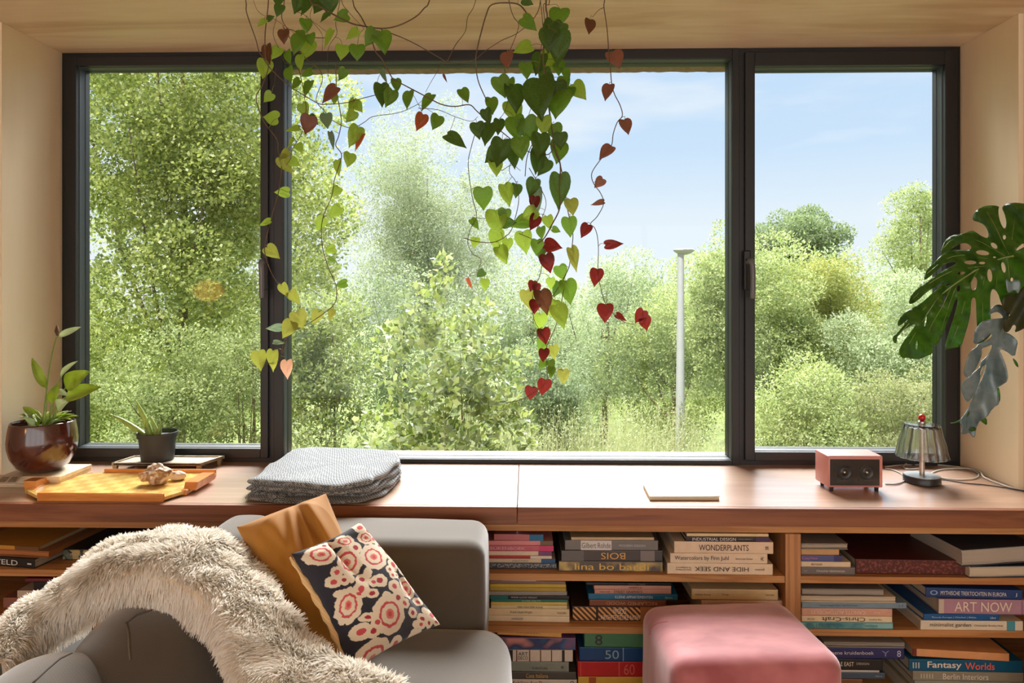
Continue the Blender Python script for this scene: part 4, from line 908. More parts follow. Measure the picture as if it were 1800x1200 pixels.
# ---- cushions
def pillow(name, mat, corners, thick, seed, n=90, wr=.006, wf=7, sagfn=None, par=None, pinch=.06, colfn=None, onlyfront=False):
    """corners: 4 points TL TR BR BL"""
    A, B_, C_, D_ = [Vector(c) for c in corners]; nrm = ((B_-A).cross(D_-A)).normalized()
    if nrm.y > 0: nrm = -nrm
    def mk(sgn):
        def fn(u, v):
            su, sv = (u-.5)*2, (v-.5)*2
            # edges bow inwards between the corners
            uu = .5+su*.5*(1-pinch*(1-sv*sv)); vv = .5+sv*.5*(1-pinch*(1-su*su))
            p = (A*(1-uu)+B_*uu)*(1-vv)+(D_*(1-uu)+C_*uu)*vv
            e_ = max(0.0, (1-su*su))*max(0.0, (1-sv*sv)); h_ = thick*(e_**(.42 if thick < .08 else .52))
            w_ = wr*ns(p.x*wf+seed, p.y*wf, p.z*wf)*min(1, e_*5)
            if sagfn and sgn > 0: w_ += sagfn(u, v)*min(1, e_*5)
            return p+nrm*(sgn*h_+w_)
        return fn
    m = MB(); m.grid(n, n, mk(1)); nb_ = len(m.f)
    k0 = len(m.v); m.grid(n, n, mk(-1)); m.f[nb_:] = [tuple(reversed(f)) for f in m.f[nb_:]]
    o = m.build(name, mat, par, True)
    return o, m
M_must = fabric('mustard_velvet', (168, 116, 44), (144, 94, 32), rough=.75, sc_=400, bump=.15, sheen=.15, var=.05)
def sag1(u, v):
    s = 0
    # soft creases fanning out from a pinch near the right end of the top edge
    for (u0, k, wd, dp, v0, v1) in [(.62, -.30, .045, -.022, -.1, .55), (.66, .05, .035, -.020, -.1, .7), (.52, -.55, .05, -.012, .0, .5), (.74, .10, .06, .012, -.1, .6), (.30, .10, .09, .010, -.1, .6), (.16, .35, .05, -.010, .05, .7)]:
        t_ = max(0.0, min(1.0, (v-v0)/(v1-v0))); s += dp*math.exp(-((u-u0-k*v)/(wd*(1+v)))**2)*math.sin(PI*t_)**.8
    return s+.007*math.sin(u*6+v*9)*v
mc = [P(416, 926, 1.66), P(573, 867, 1.76), P(668, 1095, 1.68), P(545, 1190, 1.52)]
mo, _ = pillow('mustard_cushion', M_must, mc, .088, 4, n=110, wr=.020, wf=5, sagfn=sag1, pinch=.01)
tag(mo, 'plain mustard brown velvet cushion leaning behind the floral one', 'cushion')
# floral cushion; colours follow the printed flowers
FL = [(525,435,80,72,1),(695,475,74,100,1),(850,450,80,88,1),(1070,640,66,72,1),(690,765,64,108,1),(925,835,108,116,1),(890,1080,125,105,1),(832,312,58,44,1),(682,335,62,40,1),(745,380,40,40,0),
 (600,615,44,38,0),(660,605,34,34,0),(615,555,34,40,0),(765,605,38,40,0),(755,670,42,58,0),(812,705,38,30,0),(740,700,26,26,0),(860,620,46,44,0),(825,630,28,32,0),(800,560,22,36,2),(975,500,38,42,0),(940,540,30,28,0),(952,578,26,26,0),(985,572,26,24,0),
 (955,655,42,42,0),(980,727,44,40,0),(1035,752,40,34,0),(1105,800,34,34,0),(1155,715,38,28,0),(1180,827,38,36,0),(1172,868,32,30,0),(1225,850,28,32,0),(765,932,56,48,0),(830,935,42,38,0),(848,885,38,34,0),(790,852,44,28,0),
 (1020,996,46,46,0),(1077,1030,38,40,0),(1035,1075,36,36,0),(1155,950,54,54,0),(1250,790,44,40,0),(1285,832,36,26,0),(600,352,40,26,0),(550,368,32,22,0),(802,243,50,34,0),(858,265,36,32,0),(955,415,36,42,0),(915,365,32,30,0),(885,320,36,30,0),(1050,530,34,26,2),(900,720,30,26,2),(1010,690,30,30,2),(1140,870,30,26,2),(640,690,30,24,2),(700,600,22,26,2),(1200,770,26,22,2)]
FA = np.array([f[:4] for f in FL], float); FT = np.array([f[4] for f in FL])
fc = [(395, 398), (820, 203), (1318, 838), (772, 1128)]
def f_px(u, v):
    a, b2, c2, d2 = [np.array(q) for q in fc]; return (a*(1-u)+b2*u)*(1-v)+(d2*(1-u)+c2*u)*v
CRM = np.array(lin((236, 222, 198))[:3]); PNK = np.array(lin((206, 78, 84))[:3]); PK2 = np.array(lin((226, 120, 112))[:3]); NAV = np.array(lin((40, 40, 52))[:3]); RED = np.array(lin((170, 44, 56))[:3])
def fcol(u, v):
    p = f_px(u, v); x, y = p
    x += 5*ns(x*.03, y*.03, 1)+3*ns(x*.09, y*.09, 4); y += 5*ns(x*.03, y*.03, 7)+3*ns(x*.09, y*.09, 9)
    dx = (x-FA[:, 0])/FA[:, 2]; dy = (y-FA[:, 1])/FA[:, 3]; r = np.hypot(dx, dy); an = np.arctan2(dy, dx)
    k = np.where(FT == 1, 9, 6); lob = 1+.075*np.abs(np.sin(an*k/2+FA[:, 0])); rr = r/lob
    i = int(np.argmin(rr)); d = rr[i]; t_ = FT[i]
    if d > 1: return NAV
    if t_ == 2: return CRM
    if t_ == 0: return (RED if (i % 2) else PNK) if r[i] < .42 else CRM
    if r[i] < .26: return PK2 if r[i] > .12 else PNK
    ring = abs(rr[i]-.58)
    if ring < .07: return PNK
    return CRM
m_f, nt_, b_, o_ = newmat('floral_print'); at = N(nt_, 'ShaderNodeAttribute'); at.attribute_name = 'print'; nt_.links.new(at.outputs['Color'], b_.inputs['Base Color']); b_.inputs['Roughness'].default_value = .9; b_.inputs['Sheen Weight'].default_value = .2
nz = N(nt_, 'ShaderNodeTexNoise'); nz.inputs['Scale'].default_value = 500; bp = N(nt_, 'ShaderNodeBump'); bp.inputs['Strength'].default_value = .6; bp.inputs['Distance'].default_value = .002; tc_ = N(nt_, 'ShaderNodeTexCoord'); nt_.links.new(tc_.outputs['Object'], nz.inputs[0]); nt_.links.new(nz.outputs[0], bp.inputs['Height']); nt_.links.new(bp.outputs[0], b_.inputs['Normal'])
def sag2(u, v):
    s = -.030*math.exp(-((u-.44-.05*v)/.06)**2)*max(0, 1-v/.5)
    s += -.012*math.exp(-((u-.86)/.05)**2-((v-.62)/.14)**2)+.008*math.sin(v*8+u*5)
    return s
def crp(cx_, cy_): return (400+cx_/3.53, 860+cy_/3.53)
fcorn = [P(*crp(*fc[0]), 1.46), P(*crp(*fc[1]), 1.60), P(*crp(*fc[2]), 1.62), P(*crp(*fc[3]), 1.40)]
NF = 230
froot = thing('floral_cushion', 'black cushion printed with cream and pink flowers leaning on the mustard cushion', 'cushion', (fcorn[3]+Vector((.1, .05, -.02))))
A, B_, C_, D_ = fcorn
nrm = ((B_-A).cross(D_-A)).normalized(); nrm = -nrm if nrm.y > 0 else nrm
def fpil(sgn, th_):
    def fn(u, v):
        su, sv = (u-.5)*2, (v-.5)*2; pinch = .05
        uu = .5+su*.5*(1-pinch*(1-sv*sv)); vv = .5+sv*.5*(1-pinch*(1-su*su))
        p = (A*(1-uu)+B_*uu)*(1-vv)+(D_*(1-uu)+C_*uu)*vv
        e_ = max(0, 1-su*su)*max(0, 1-sv*sv); w_ = .006*ns(p.x*7, p.y*7, p.z*7)*min(1, e_*5)
        if sgn > 0: w_ += sag2(u, v)*min(1, e_*4)
        return p+nrm*(sgn*th_*e_**.42+w_)
    return fn
fo = MB().grid(NF, NF, fpil(1, .052)).build('printed_front', m_f, froot, True)
cols = np.ones((NF*NF, 4), np.float32)
for j in range(NF):
    for i in range(NF): cols[j*NF+i, :3] = fcol(i/(NF-1), j/(NF-1))
ca_ = fo.data.color_attributes.new('print', 'FLOAT_COLOR', 'POINT'); ca_.data.foreach_set('color', cols.ravel())
M_cb = fabric('cream_back', (226, 192, 140), (210, 172, 118), sc_=400)
fb_ = MB().grid(50, 50, fpil(-1, .060)); fb_.f = [tuple(reversed(f)) for f in fb_.f]; fb_.build('plain_back', M_cb, froot, True)
# cream side fold seen along the left edge
pts = [fcorn[0]*(1-t_)+fcorn[3]*t_ for t_ in np.linspace(0.02, .98, 20)]
c_mid = (A+B_+C_+D_)/4
pts = [p+(c_mid-p).normalized()*(.05*.25*(1-(2*t_-1)**2)*1.0)+Vector((-.004, -.006, 0)) for p, t_ in zip(pts, np.linspace(0.02, .98, 20))]
MB().tube(pts, [.002+.006*math.sin(PI*i/19)+.002*math.sin(i*1.9) for i in range(20)], 8).build('side_piping', M_cb, froot, True)

# ---- shaggy throw
ST = [(-6, 1145, 1.50, 10, 1172, 1.42), (28, 1085, 1.56, 34, 1142, 1.46), (60, 1052, 1.60, 62, 1117, 1.50), (120, 1024, 1.64, 110, 1080, 1.52), (170, 988, 1.67, 160, 1050, 1.50), (222, 955, 1.69, 200, 1036, 1.46),
      (300, 938, 1.70, 255, 1036, 1.42), (370, 940, 1.70, 305, 1050, 1.40), (418, 962, 1.66, 342, 1078, 1.37), (462, 1010, 1.58, 372, 1112, 1.34), (508, 1075, 1.47, 394, 1160, 1.30), (552, 1140, 1.38, 402, 1215, 1.26), (620, 1178, 1.33, 460, 1262, 1.22), (705, 1212, 1.30, 560, 1300, 1.20)]
so = catmull([P(a[0], a[1], a[2]) for a in ST], 10); si_ = catmull([P(a[3], a[4], a[5]) for a in ST], 10); nS = len(so); nV = 26
TH = np.zeros((nS, nV, 3))
for i in range(nS):
    a, b2 = so[i], si_[i]; d = b2-a; t_s = i/(nS-1)
    tang = (so[min(i+1, nS-1)]-so[max(i-1, 0)]).normalized(); up = tang.cross(d).normalized()
    if up.z < 0 and up.y > 0: up = -up
    if up.dot(Vector((0, -.8, .6))) < 0: up = -up
    for j in range(nV):
        v = j/(nV-1); p = a.lerp(b2, v); h_ = .035*math.sin(PI*v)**.7*(1.0 if t_s > .2 else .6)
        h_ += .020*ns(p.x, p.y, p.z, 5)+.010*ns(p.x, p.y+3, p.z, 11)
        p = p+up*h_
        if v > .85: p = p+Vector((0, .03, -.03))*((v-.85)/.15)**1.5
        TH[i, j] = p
tv_ = TH.reshape(-1, 3); tf = np.array([(i*nV+j, (i+1)*nV+j, (i+1)*nV+j+1, i*nV+j+1) for i in range(nS-1) for j in range(nV-1)], np.int32)
throw = thing('fluffy_throw', 'shaggy cream throw blanket draped over the left side of the sofa', 'throw blanket', (-.75, 1.5, .6))
M_tb = plain('throw_backing', (218, 196, 164), .95, .1)
to = obj('backing', tv_, tf, M_tb, throw, True); to.modifiers.new('t', 'SOLIDIFY').thickness = .006
rng = np.random.default_rng(3)
NT = 80000
fi = rng.random(NT)*(nS-1.001); fj = np.clip(rng.random(NT)*1.04-.02, 0, .9999)*(nV-1.001); i0 = fi.astype(int); j0 = fj.astype(int); fu = (fi-i0)[:, None]; fv = (fj-j0)[:, None]
p00, p10, p01, p11 = TH[i0, j0], TH[i0+1, j0], TH[i0, j0+1], TH[i0+1, j0+1]
pb = (p00*(1-fu)+p10*fu)*(1-fv)+(p01*(1-fu)+p11*fu)*fv
du = p10-p00; dv = p01-p00; nn = np.cross(du, dv); nn /= np.linalg.norm(nn, axis=1, keepdims=True)+1e-9
sg = np.sign(nn @ np.array([0, -.8, .6])); nn *= np.where(sg == 0, 1, sg)[:, None]
dvn = dv/(np.linalg.norm(dv, axis=1, keepdims=True)+1e-9); dun = du/(np.linalg.norm(du, axis=1, keepdims=True)+1e-9)
# tufts are combed locally in the same direction so that they clump
cl = pb*34; ph = np.sin(cl[:, 0]*1.7+np.sin(cl[:, 2]*1.3)*2)+np.sin(cl[:, 2]*2.1+cl[:, 1]*1.9); ph2 = np.sin(cl[:, 1]*2.3+cl[:, 0]*.9)+np.sin(cl[:, 2]*1.4+2)
edge = (fj/(nV-1) > .86)[:, None]
dirn = nn*.55+dvn*(.45+.28*ph[:, None])+dun*(.28*ph2[:, None])+rng.normal(0, .16, (NT, 3)); dirn = np.where(edge, dirn+np.array([0, -.15, -.9]), dirn); dirn /= np.linalg.norm(dirn, axis=1, keepdims=True)
L0 = (.020+.014*rng.random(NT))[:, None]; sd = np.cross(dirn, nn+rng.normal(0, .3, (NT, 3))); sd /= np.linalg.norm(sd, axis=1, keepdims=True)+1e-9; wd = (.0013+.0009*rng.random(NT))[:, None]
g_ = np.array([0, -.1, -1.0]); q0 = pb; q1 = pb+dirn*L0*.5; q2 = pb+dirn*L0+g_*L0*.28+nn*L0*.05
vv = np.stack([q0-sd*wd, q0+sd*wd, q1+sd*wd*.9, q1-sd*wd*.9, q2+sd*wd*.25, q2-sd*wd*.25], 1).reshape(-1, 3)
bi = (np.arange(NT)*6)[:, None]; ff = np.concatenate([bi+np.array([0, 1, 2, 3]), bi+np.array([3, 2, 4, 5])], 0)
M_pile = leafmat('cream_pile', [(244, 236, 222), (250, 246, 238), (254, 252, 248)], .35, .8, tint=1.0, spec=.1, tcol=(1, .98, .95))
fz = obj('shaggy_pile', vv, ff, M_pile, throw); fz['kind'] = 'stuff'

# ---- pouf
M_vel, nt_, b_, o_ = newmat('pink_velvet'); nz = N(nt_, 'ShaderNodeTexNoise'); nz.inputs['Scale'].default_value = 7; nz.inputs['Detail'].default_value = 3; mpn = N(nt_, 'ShaderNodeMapping'); mpn.inputs['Scale'].default_value = (1, 2.2, 1); rp = N(nt_, 'ShaderNodeValToRGB'); tc_ = N(nt_, 'ShaderNodeTexCoord'); L = nt_.links.new
L(tc_.outputs['Object'], mpn.inputs[0]); L(mpn.outputs[0], nz.inputs[0]); L(nz.outputs[0], rp.inputs[0]); L(rp.outputs[0], b_.inputs['Base Color']); rp.color_ramp.elements[0].position = .38; rp.color_ramp.elements[1].position = .66
rp.color_ramp.elements[0].color = lin((156, 82, 88)); rp.color_ramp.elements[1].color = lin((190, 118, 122)); b_.inputs['Roughness'].default_value = .6; b_.inputs['Sheen Weight'].default_value = 1.0; b_.inputs['Sheen Roughness'].default_value = .5; b_.inputs['Sheen Tint'].default_value = (1, .82, .84, 1)
b_.inputs['Specular IOR Level'].default_value = .2
px0 = P(1172, 1200, 1.68).x; px1 = P(1482, 1200, 1.68).x
pz = P(1300, 1150, 1.70).z
pf = soft_box(px0, px1, 1.665, 2.0, .10, pz, .045, 2, n=36, puff=.012, wr=.004, wf=8, rz=math.radians(5)).build('pink_pouf', M_vel, None, True)
pr = thing('velvet_pouf', 'dusty pink velvet pouf in front of the bookshelves', 'pouf', ((px0+px1)/2, 1.83, 0))
pf.parent = pr; pf.location = Vector(pf.location)-Vector(pr.location); pf.name = 'upholstery'
for sx in (px0+.07, px1-.07):
    for y in (1.73, 1.93): MB().lathe([(.014, 0), (.02, .105)], (sx, y, .001), 14).build('leg', M_black, pr, True, 40)
bpy.context.view_layer.update()
drape_line(pf, [(1143, 1115), (1146, 1102), (1156, 1095), (1175, 1092)], .0012, plain('pink_fold', (196, 120, 122), .8), 'seam', pr)
# ---- floor lamp standing in the room behind the viewpoint (its reflection shows in the left pane)
Yp = -0.6; Ym = 2*(YG+.003)-Yp; rp_ = P(365, 512, Ym)
fl = thing('floor_lamp', 'floor lamp with an amber glass shade, seen reflected in the left pane', 'floor lamp', (rp_.x, Yp, 0))
M_amb, nt_, b_, o_ = newmat('lit_amber_glass'); b_.inputs['Base Color'].default_value = (.9, .35, .08, 1); b_.inputs['Emission Color'].default_value = (1, .42, .10, 1); b_.inputs['Emission Strength'].default_value = 13
MB().lathe([(.03, -.085), (.07, -.08), (.118, -.03), (.125, .0), (.115, .04), (.07, .085), (.02, .095)], (rp_.x, Yp, rp_.z), 40).build('lamp_shade', M_amb, fl, True)
MB().lathe([(.010, 0), (.010, rp_.z-.11)], (rp_.x, Yp, .02), 16).build('pole', M_chr, fl, True)
MB().lathe([(.13, 0), (.13, .018), (.012, .022)], (rp_.x, Yp, .001), 40).build('base', M_chr, fl, True, 40)
# ================================================================== HANGING VINES
CV = {'g': [(84, 118, 36), (112, 146, 50)], 'l': [(128, 158, 50), (158, 184, 74)], 'd': [(60, 86, 34), (82, 110, 44)], 'b': [(88, 54, 40), (112, 70, 52)], 'r': [(90, 20, 22), (114, 34, 30)],
      'o': [(120, 124, 50), (150, 150, 70)], 'y': [(128, 134, 48), (148, 150, 70)], 'p': [(180, 128, 110), (196, 148, 128)], 'c': [(150, 66, 44), (180, 92, 58)], 's': [(96, 116, 92), (120, 140, 116)], 'm': [(116, 70, 62), (140, 88, 76)]}
CNAME = {'g': 'green', 'l': 'light_green', 'd': 'dark_green', 'b': 'brown', 'r': 'red', 'o': 'olive', 'y': 'yellow_green', 'p': 'pale_pink', 'c': 'copper', 's': 'grey_green', 'm': 'rose_brown'}
VM = {k: leafmat(CNAME[k]+'_vine_leaf', [v[0], v[1], v[0]], .5, .38, tint=1.35, island=False, spec=.35) for k, v in CV.items()}
HEART = [(.02, .07), (-.025, .17), (-.035, .28), (.0, .39), (.09, .47), (.24, .51), (.42, .47), (.59, .36), (.74, .23), (.87, .10), (1.0, 0.0)]
LM = {}
def heart_mesh(col, wf):
    key = (col, wf)
    if key in LM: return LM[key]
    vs = []; fs = []; n = len(HEART)
    ts = [.06]+[max(.10, t_) for t_, _ in HEART[1:]]
    for s in (-1, 1):
        b0 = len(vs)
        for k, (t_, w_) in enumerate(HEART):
            ww = w_*wf*s*.84
            mt = .05 + (k/(n-1))*.95
            sag = -.13*t_*t_
            for q in range(4):
                f_ = q/3; x = mt*(1-f_)+t_*f_; y = ww*f_
                vs.append((x, y, sag+.20*abs(y)*(1-.7*f_)+.02*math.sin(f_*3+k)))
        for k in range(n-1):
            for q in range(3):
                a = b0+k*4+q; f_ = (a, a+4, a+5, a+1); fs.append(f_ if s > 0 else tuple(reversed(f_)))
    me = bpy.data.meshes.new(CNAME[col]+'_leaf'); me.from_pydata(vs, [], fs); me.update(); me.polygons.foreach_set('use_smooth', [True]*len(me.polygons)); me.materials.append(VM[col]); LM[key] = me; return me
M_vs = plain('vine_stem', (96, 74, 52), .6, .25, 50); M_vsr = plain('petiole_green', (120, 118, 60), .6, .2)
rv = random.Random(9)
def vine(name, label, Y0, stems, leaves, hook):
    t = thing(name, label, 'hanging plant', P(hook[0], hook[1], Y0), 'trailing vines hanging from the ceiling')
    pts_all = []
    for si, (pts, r) in enumerate(stems):
        ph = rv.uniform(0, 6)
        yo = rv.uniform(-.05, .05)
        q = []
        for i, (x, y) in enumerate(pts):
            Y = Y0+yo+.025*math.sin(ph+y*.012)
            q.append(P(x, y, Y))
        if pts[0][1] <= 6:   # runs on up to the ceiling
            top = q[0]; up_ = Vector((top.x+rv.uniform(-.03, .03), top.y, ZC-.002)); q = [up_]+q
        if pts[-1][1] <= 6: q.append(Vector((q[-1].x+.02, q[-1].y, ZC-.002)))
        cq = catmull(q, 4); n = len(cq); MB().tube(cq, [r*(1-.35*i/(n-1)) for i in range(n)], 6).build('stem', M_vs, t, True)
        for p in cq:
            v = p-Vector((0, 0, EYE)); dx = (v.x*ca+v.y*sa); dy = (-v.x*sa+v.y*ca); pts_all.append((CX+F*dx/dy, CY-F*v.z/dy, p))
    A_ = np.array([(a[0], a[1]) for a in pts_all])
    pet = MB()
    for (x, y, ln, ang, col, *wf) in leaves:
        wf = wf[0] if wf else (1.0 if rv.random() < .5 else .9)
        a = math.radians(ang); tx, ty = math.cos(a), -math.sin(a)
        bx, by = x-tx*ln*.47, y-ty*ln*.47
        d = np.hypot(A_[:, 0]-bx, A_[:, 1]-by); i = int(np.argmin(d)); sp_ = pts_all[i][2]
        Y = sp_.y+rv.uniform(-.03, .03)
        B0 = P(bx, by, Y); L = ln/F*Y
        dirv = Vector((tx*ca, 0, -ty)).normalized(); yaw = rv.uniform(-.35, .35)
        xax = (dirv+Vector((0, rv.uniform(-.35, .15), 0))).normalized()
        zax = Vector((rv.uniform(-.75, .75), -1, rv.uniform(-.2, .7))); zax = (zax-xax*zax.dot(xax)).normalized(); yax = zax.cross(xax)
        o = bpy.data.objects.new('leaf', heart_mesh(col, wf)); COL.objects.link(o); o.parent = t
        L2 = L/ max(.6, xax.dot(dirv)); M = Matrix((xax, yax, zax)).transposed().to_4x4() @ Matrix.Diagonal((L2, L2, L2, 1)); M.translation = B0-Vector(t.location); o.matrix_local = M
        if col in 'rbcmp': o['label'] = CNAME[col].replace('_', ' ')+' heart-shaped leaf'
        nb_ = B0+xax*L2*.10
        if d[i] < 60: 
            mid = (nb_+sp_)/2+Vector((rv.uniform(-.006, .006), rv.uniform(-.006, .006), .006)); MB().tube(catmull([sp_, mid, nb_], 4), .0007, 5).build('petiole', M_vsr, t, True)
    return t
stA = [([(432,0),(433,20),(441,45),(450,70),(455,90),(462,100),(475,120),(505,148),(530,165),(560,182),(575,183),(605,181),(640,172),(660,167)],.0017),
 ([(472,0),(466,60),(467,100),(472,118),(461,150),(450,172),(460,205),(468,220),(487,245),(489,265),(495,290),(490,335),(480,372),(470,410),(465,440),(475,475),(490,500),(505,515),(527,532),(520,560),(505,590),(500,610),(490,630),(470,640)],.0017),
 ([(500,0),(495,30),(505,50),(515,53),(530,62),(550,66),(575,66),(585,57)],.0014), ([(545,0),(560,10),(580,22),(615,40),(635,45),(670,50),(700,45),(730,30),(745,15),(755,0)],.0026),
 ([(497,45),(515,75),(540,105),(560,120),(567,140),(558,165),(557,180),(575,200),(590,215),(618,225),(640,215),(655,205),(690,200),(710,195),(735,183)],.0013),
 ([(590,110),(592,160),(597,190),(600,215),(595,240),(590,255),(600,270),(598,285),(588,315),(583,345),(570,375),(565,400),(567,435),(577,470),(590,500),(590,530),(570,550),(540,570),(515,583),(500,600),(495,620)],.0015),
 ([(525,120),(530,140),(535,170),(538,195),(530,235),(515,260),(510,280),(503,290)],.0012), ([(597,4),(590,40),(592,60),(577,85),(577,130),(583,150)],.0010), ([(485,0),(486,30),(480,60),(492,90),(500,110)],.0009), ([(552,0),(545,30),(560,45),(580,60)],.0008), ([(447,5),(460,25),(485,35),(520,60)],.0008),([(600,0),(612,20),(640,50)],.001),([(520,20),(540,30),(566,60),(566,90)],.0008),([(485,120),(482,150)],.001)]
lfA = [(461,41,20,225,'l'),(476,32,15,20,'d'),(499,64,27,270,'b'),(491,1,26,270,'d'),(525,5,40,250,'d'),(537,10,36,230,'d'),(577,5,40,270,'d',1.1),(571,30,23,225,'d'),(600,30,28,200,'g'),(539,45,27,280,'g'),(575,66,36,235,'l'),(620,60,28,215,'l'),(652,66,36,240,'g'),(674,74,46,285,'g'),(602,92,29,265,'l'),(628,92,30,270,'g',1.15),
 (469,94,35,270,'b',1.1),(486,94,27,240,'l'),(522,78,38,250,'g'),(539,86,36,250,'l'),(507,101,27,280,'g'),(527,110,32,265,'l'),(464,120,34,260,'l'),(509,132,30,280,'g'),(539,129,23,200,'g'),(518,147,25,220,'g'),(541,155,31,250,'g'),(601,130,25,235,'g'),(579,165,40,225,'m'),(588,175,17,260,'l'),(471,171,23,225,'l'),(475,206,32,170,'l'),
 (534,193,27,285,'l'),(516,227,27,190,'l'),(540,218,36,250,'m'),(551,212,23,320,'d'),(617,184,27,240,'l'),(630,188,25,310,'l'),(617,205,27,235,'l'),(575,212,29,280,'s'),(671,165,42,275,'d'),(685,172,35,250,'g'),(697,149,25,280,'g'),(717,175,35,260,'g'),(750,179,36,235,'g'),(675,134,29,290,'s',.4),(739,214,33,250,'c'),(767,215,29,250,'g'),
 (584,246,34,285,'s',.4),(624,240,42,250,'l',.8),(631,249,34,245,'c',.6),(511,250,21,230,'l'),(527,260,20,300,'l'),(499,272,26,220,'y'),(501,289,36,300,'y'),(517,285,23,330,'l'),(615,281,27,265,'l'),(594,294,30,270,'l'),(497,338,26,180,'l'),(466,391,23,200,'l'),(479,443,32,320,'y'),(590,337,23,230,'l'),(589,372,30,220,'l'),(563,393,28,240,'l'),
 (581,439,21,200,'l'),(585,457,19,330,'g',.5),(600,499,23,190,'g'),(556,557,27,245,'o'),(582,553,23,250,'o'),(499,510,27,290,'y'),(517,523,31,300,'y'),(526,562,36,290,'o'),(483,576,29,185,'s',.6),(507,578,34,240,'o'),(491,601,24,0,'s',.45),(456,633,37,275,'y'),(479,633,40,265,'y'),(505,648,34,270,'p'),(528,590,21,200,'s',.5),(782,137,17,290,'m',.35),(490,18,24,250,'d'),(560,8,34,240,'d'),(547,70,24,280,'g'),(531,62,22,300,'g')]
vine('hanging_vine', 'green heart-leaved vine trailing over the left mullion, longest strands at left', 1.93, stA, lfA, (520, -68))
stB = [([(960,0),(962,30),(958,60),(955,100),(958,140),(965,190),(972,240),(975,260),(985,290),(983,330),(984,365),(970,395),(957,418),(945,428)],.0026), ([(966,3),(955,8),(958,45),(950,90),(946,130)],.0014), ([(950,3),(955,50),(962,90),(950,150),(930,200),(925,250)],.0012),
 ([(930,30),(915,10),(895,5),(865,8),(855,25),(845,60),(838,90),(836,110),(840,140),(850,165),(857,178)],.0021), ([(950,0),(940,30),(910,58),(880,72),(850,92),(838,102),(815,111),(780,108)],.0013),
 ([(965,250),(985,290),(995,350),(998,370),(1005,400),(1007,418),(1003,450),(1000,470),(990,490),(975,515),(960,530),(945,540)],.0015), ([(991,508),(985,540),(978,570),(965,600),(960,615),(961,650),(963,665)],.0012), ([(957,425),(950,480),(938,510),(936,540),(940,565),(955,590),(961,610)],.0012),
 ([(838,225),(828,260),(823,290),(830,345),(838,380),(828,400),(822,425),(830,445),(845,455),(843,470),(838,478),(846,484)],.0012), ([(815,418),(840,425),(870,425),(895,410),(905,385),(912,350),(907,320),(895,300),(905,270),(925,250)],.0013), ([(838,383),(860,383),(880,370)],.0009),
 ([(888,708),(905,705),(925,698),(950,682),(963,668)],.0011), ([(912,410),(935,420),(950,430),(960,445)],.0011), ([(895,3),(903,30),(912,45),(900,80),(893,95)],.0013), ([(887,120),(890,150),(893,175),(885,200),(870,215)],.001),
 ([(620,0),(635,30),(650,60),(660,90),(672,105),(690,138),(700,144),(740,165),(775,183),(800,187),(825,184),(838,195),(860,215),(880,230),(905,250),(930,267),(960,272),(970,265),(972,258),(960,250),(940,250),(930,265),(925,285),(923,310)],.0018), ([(670,52),(720,72),(775,103),(785,108),(800,80),(818,55),(822,30),(835,5)],.0014), ([(780,108),(760,140),(748,162)],.0009), ([(735,190),(770,193),(800,205),(828,213),(840,205)],.0009), ([(930,295),(950,330),(960,360),(945,400)],.0011),([(882,300),(900,290),(915,300)],.001)]
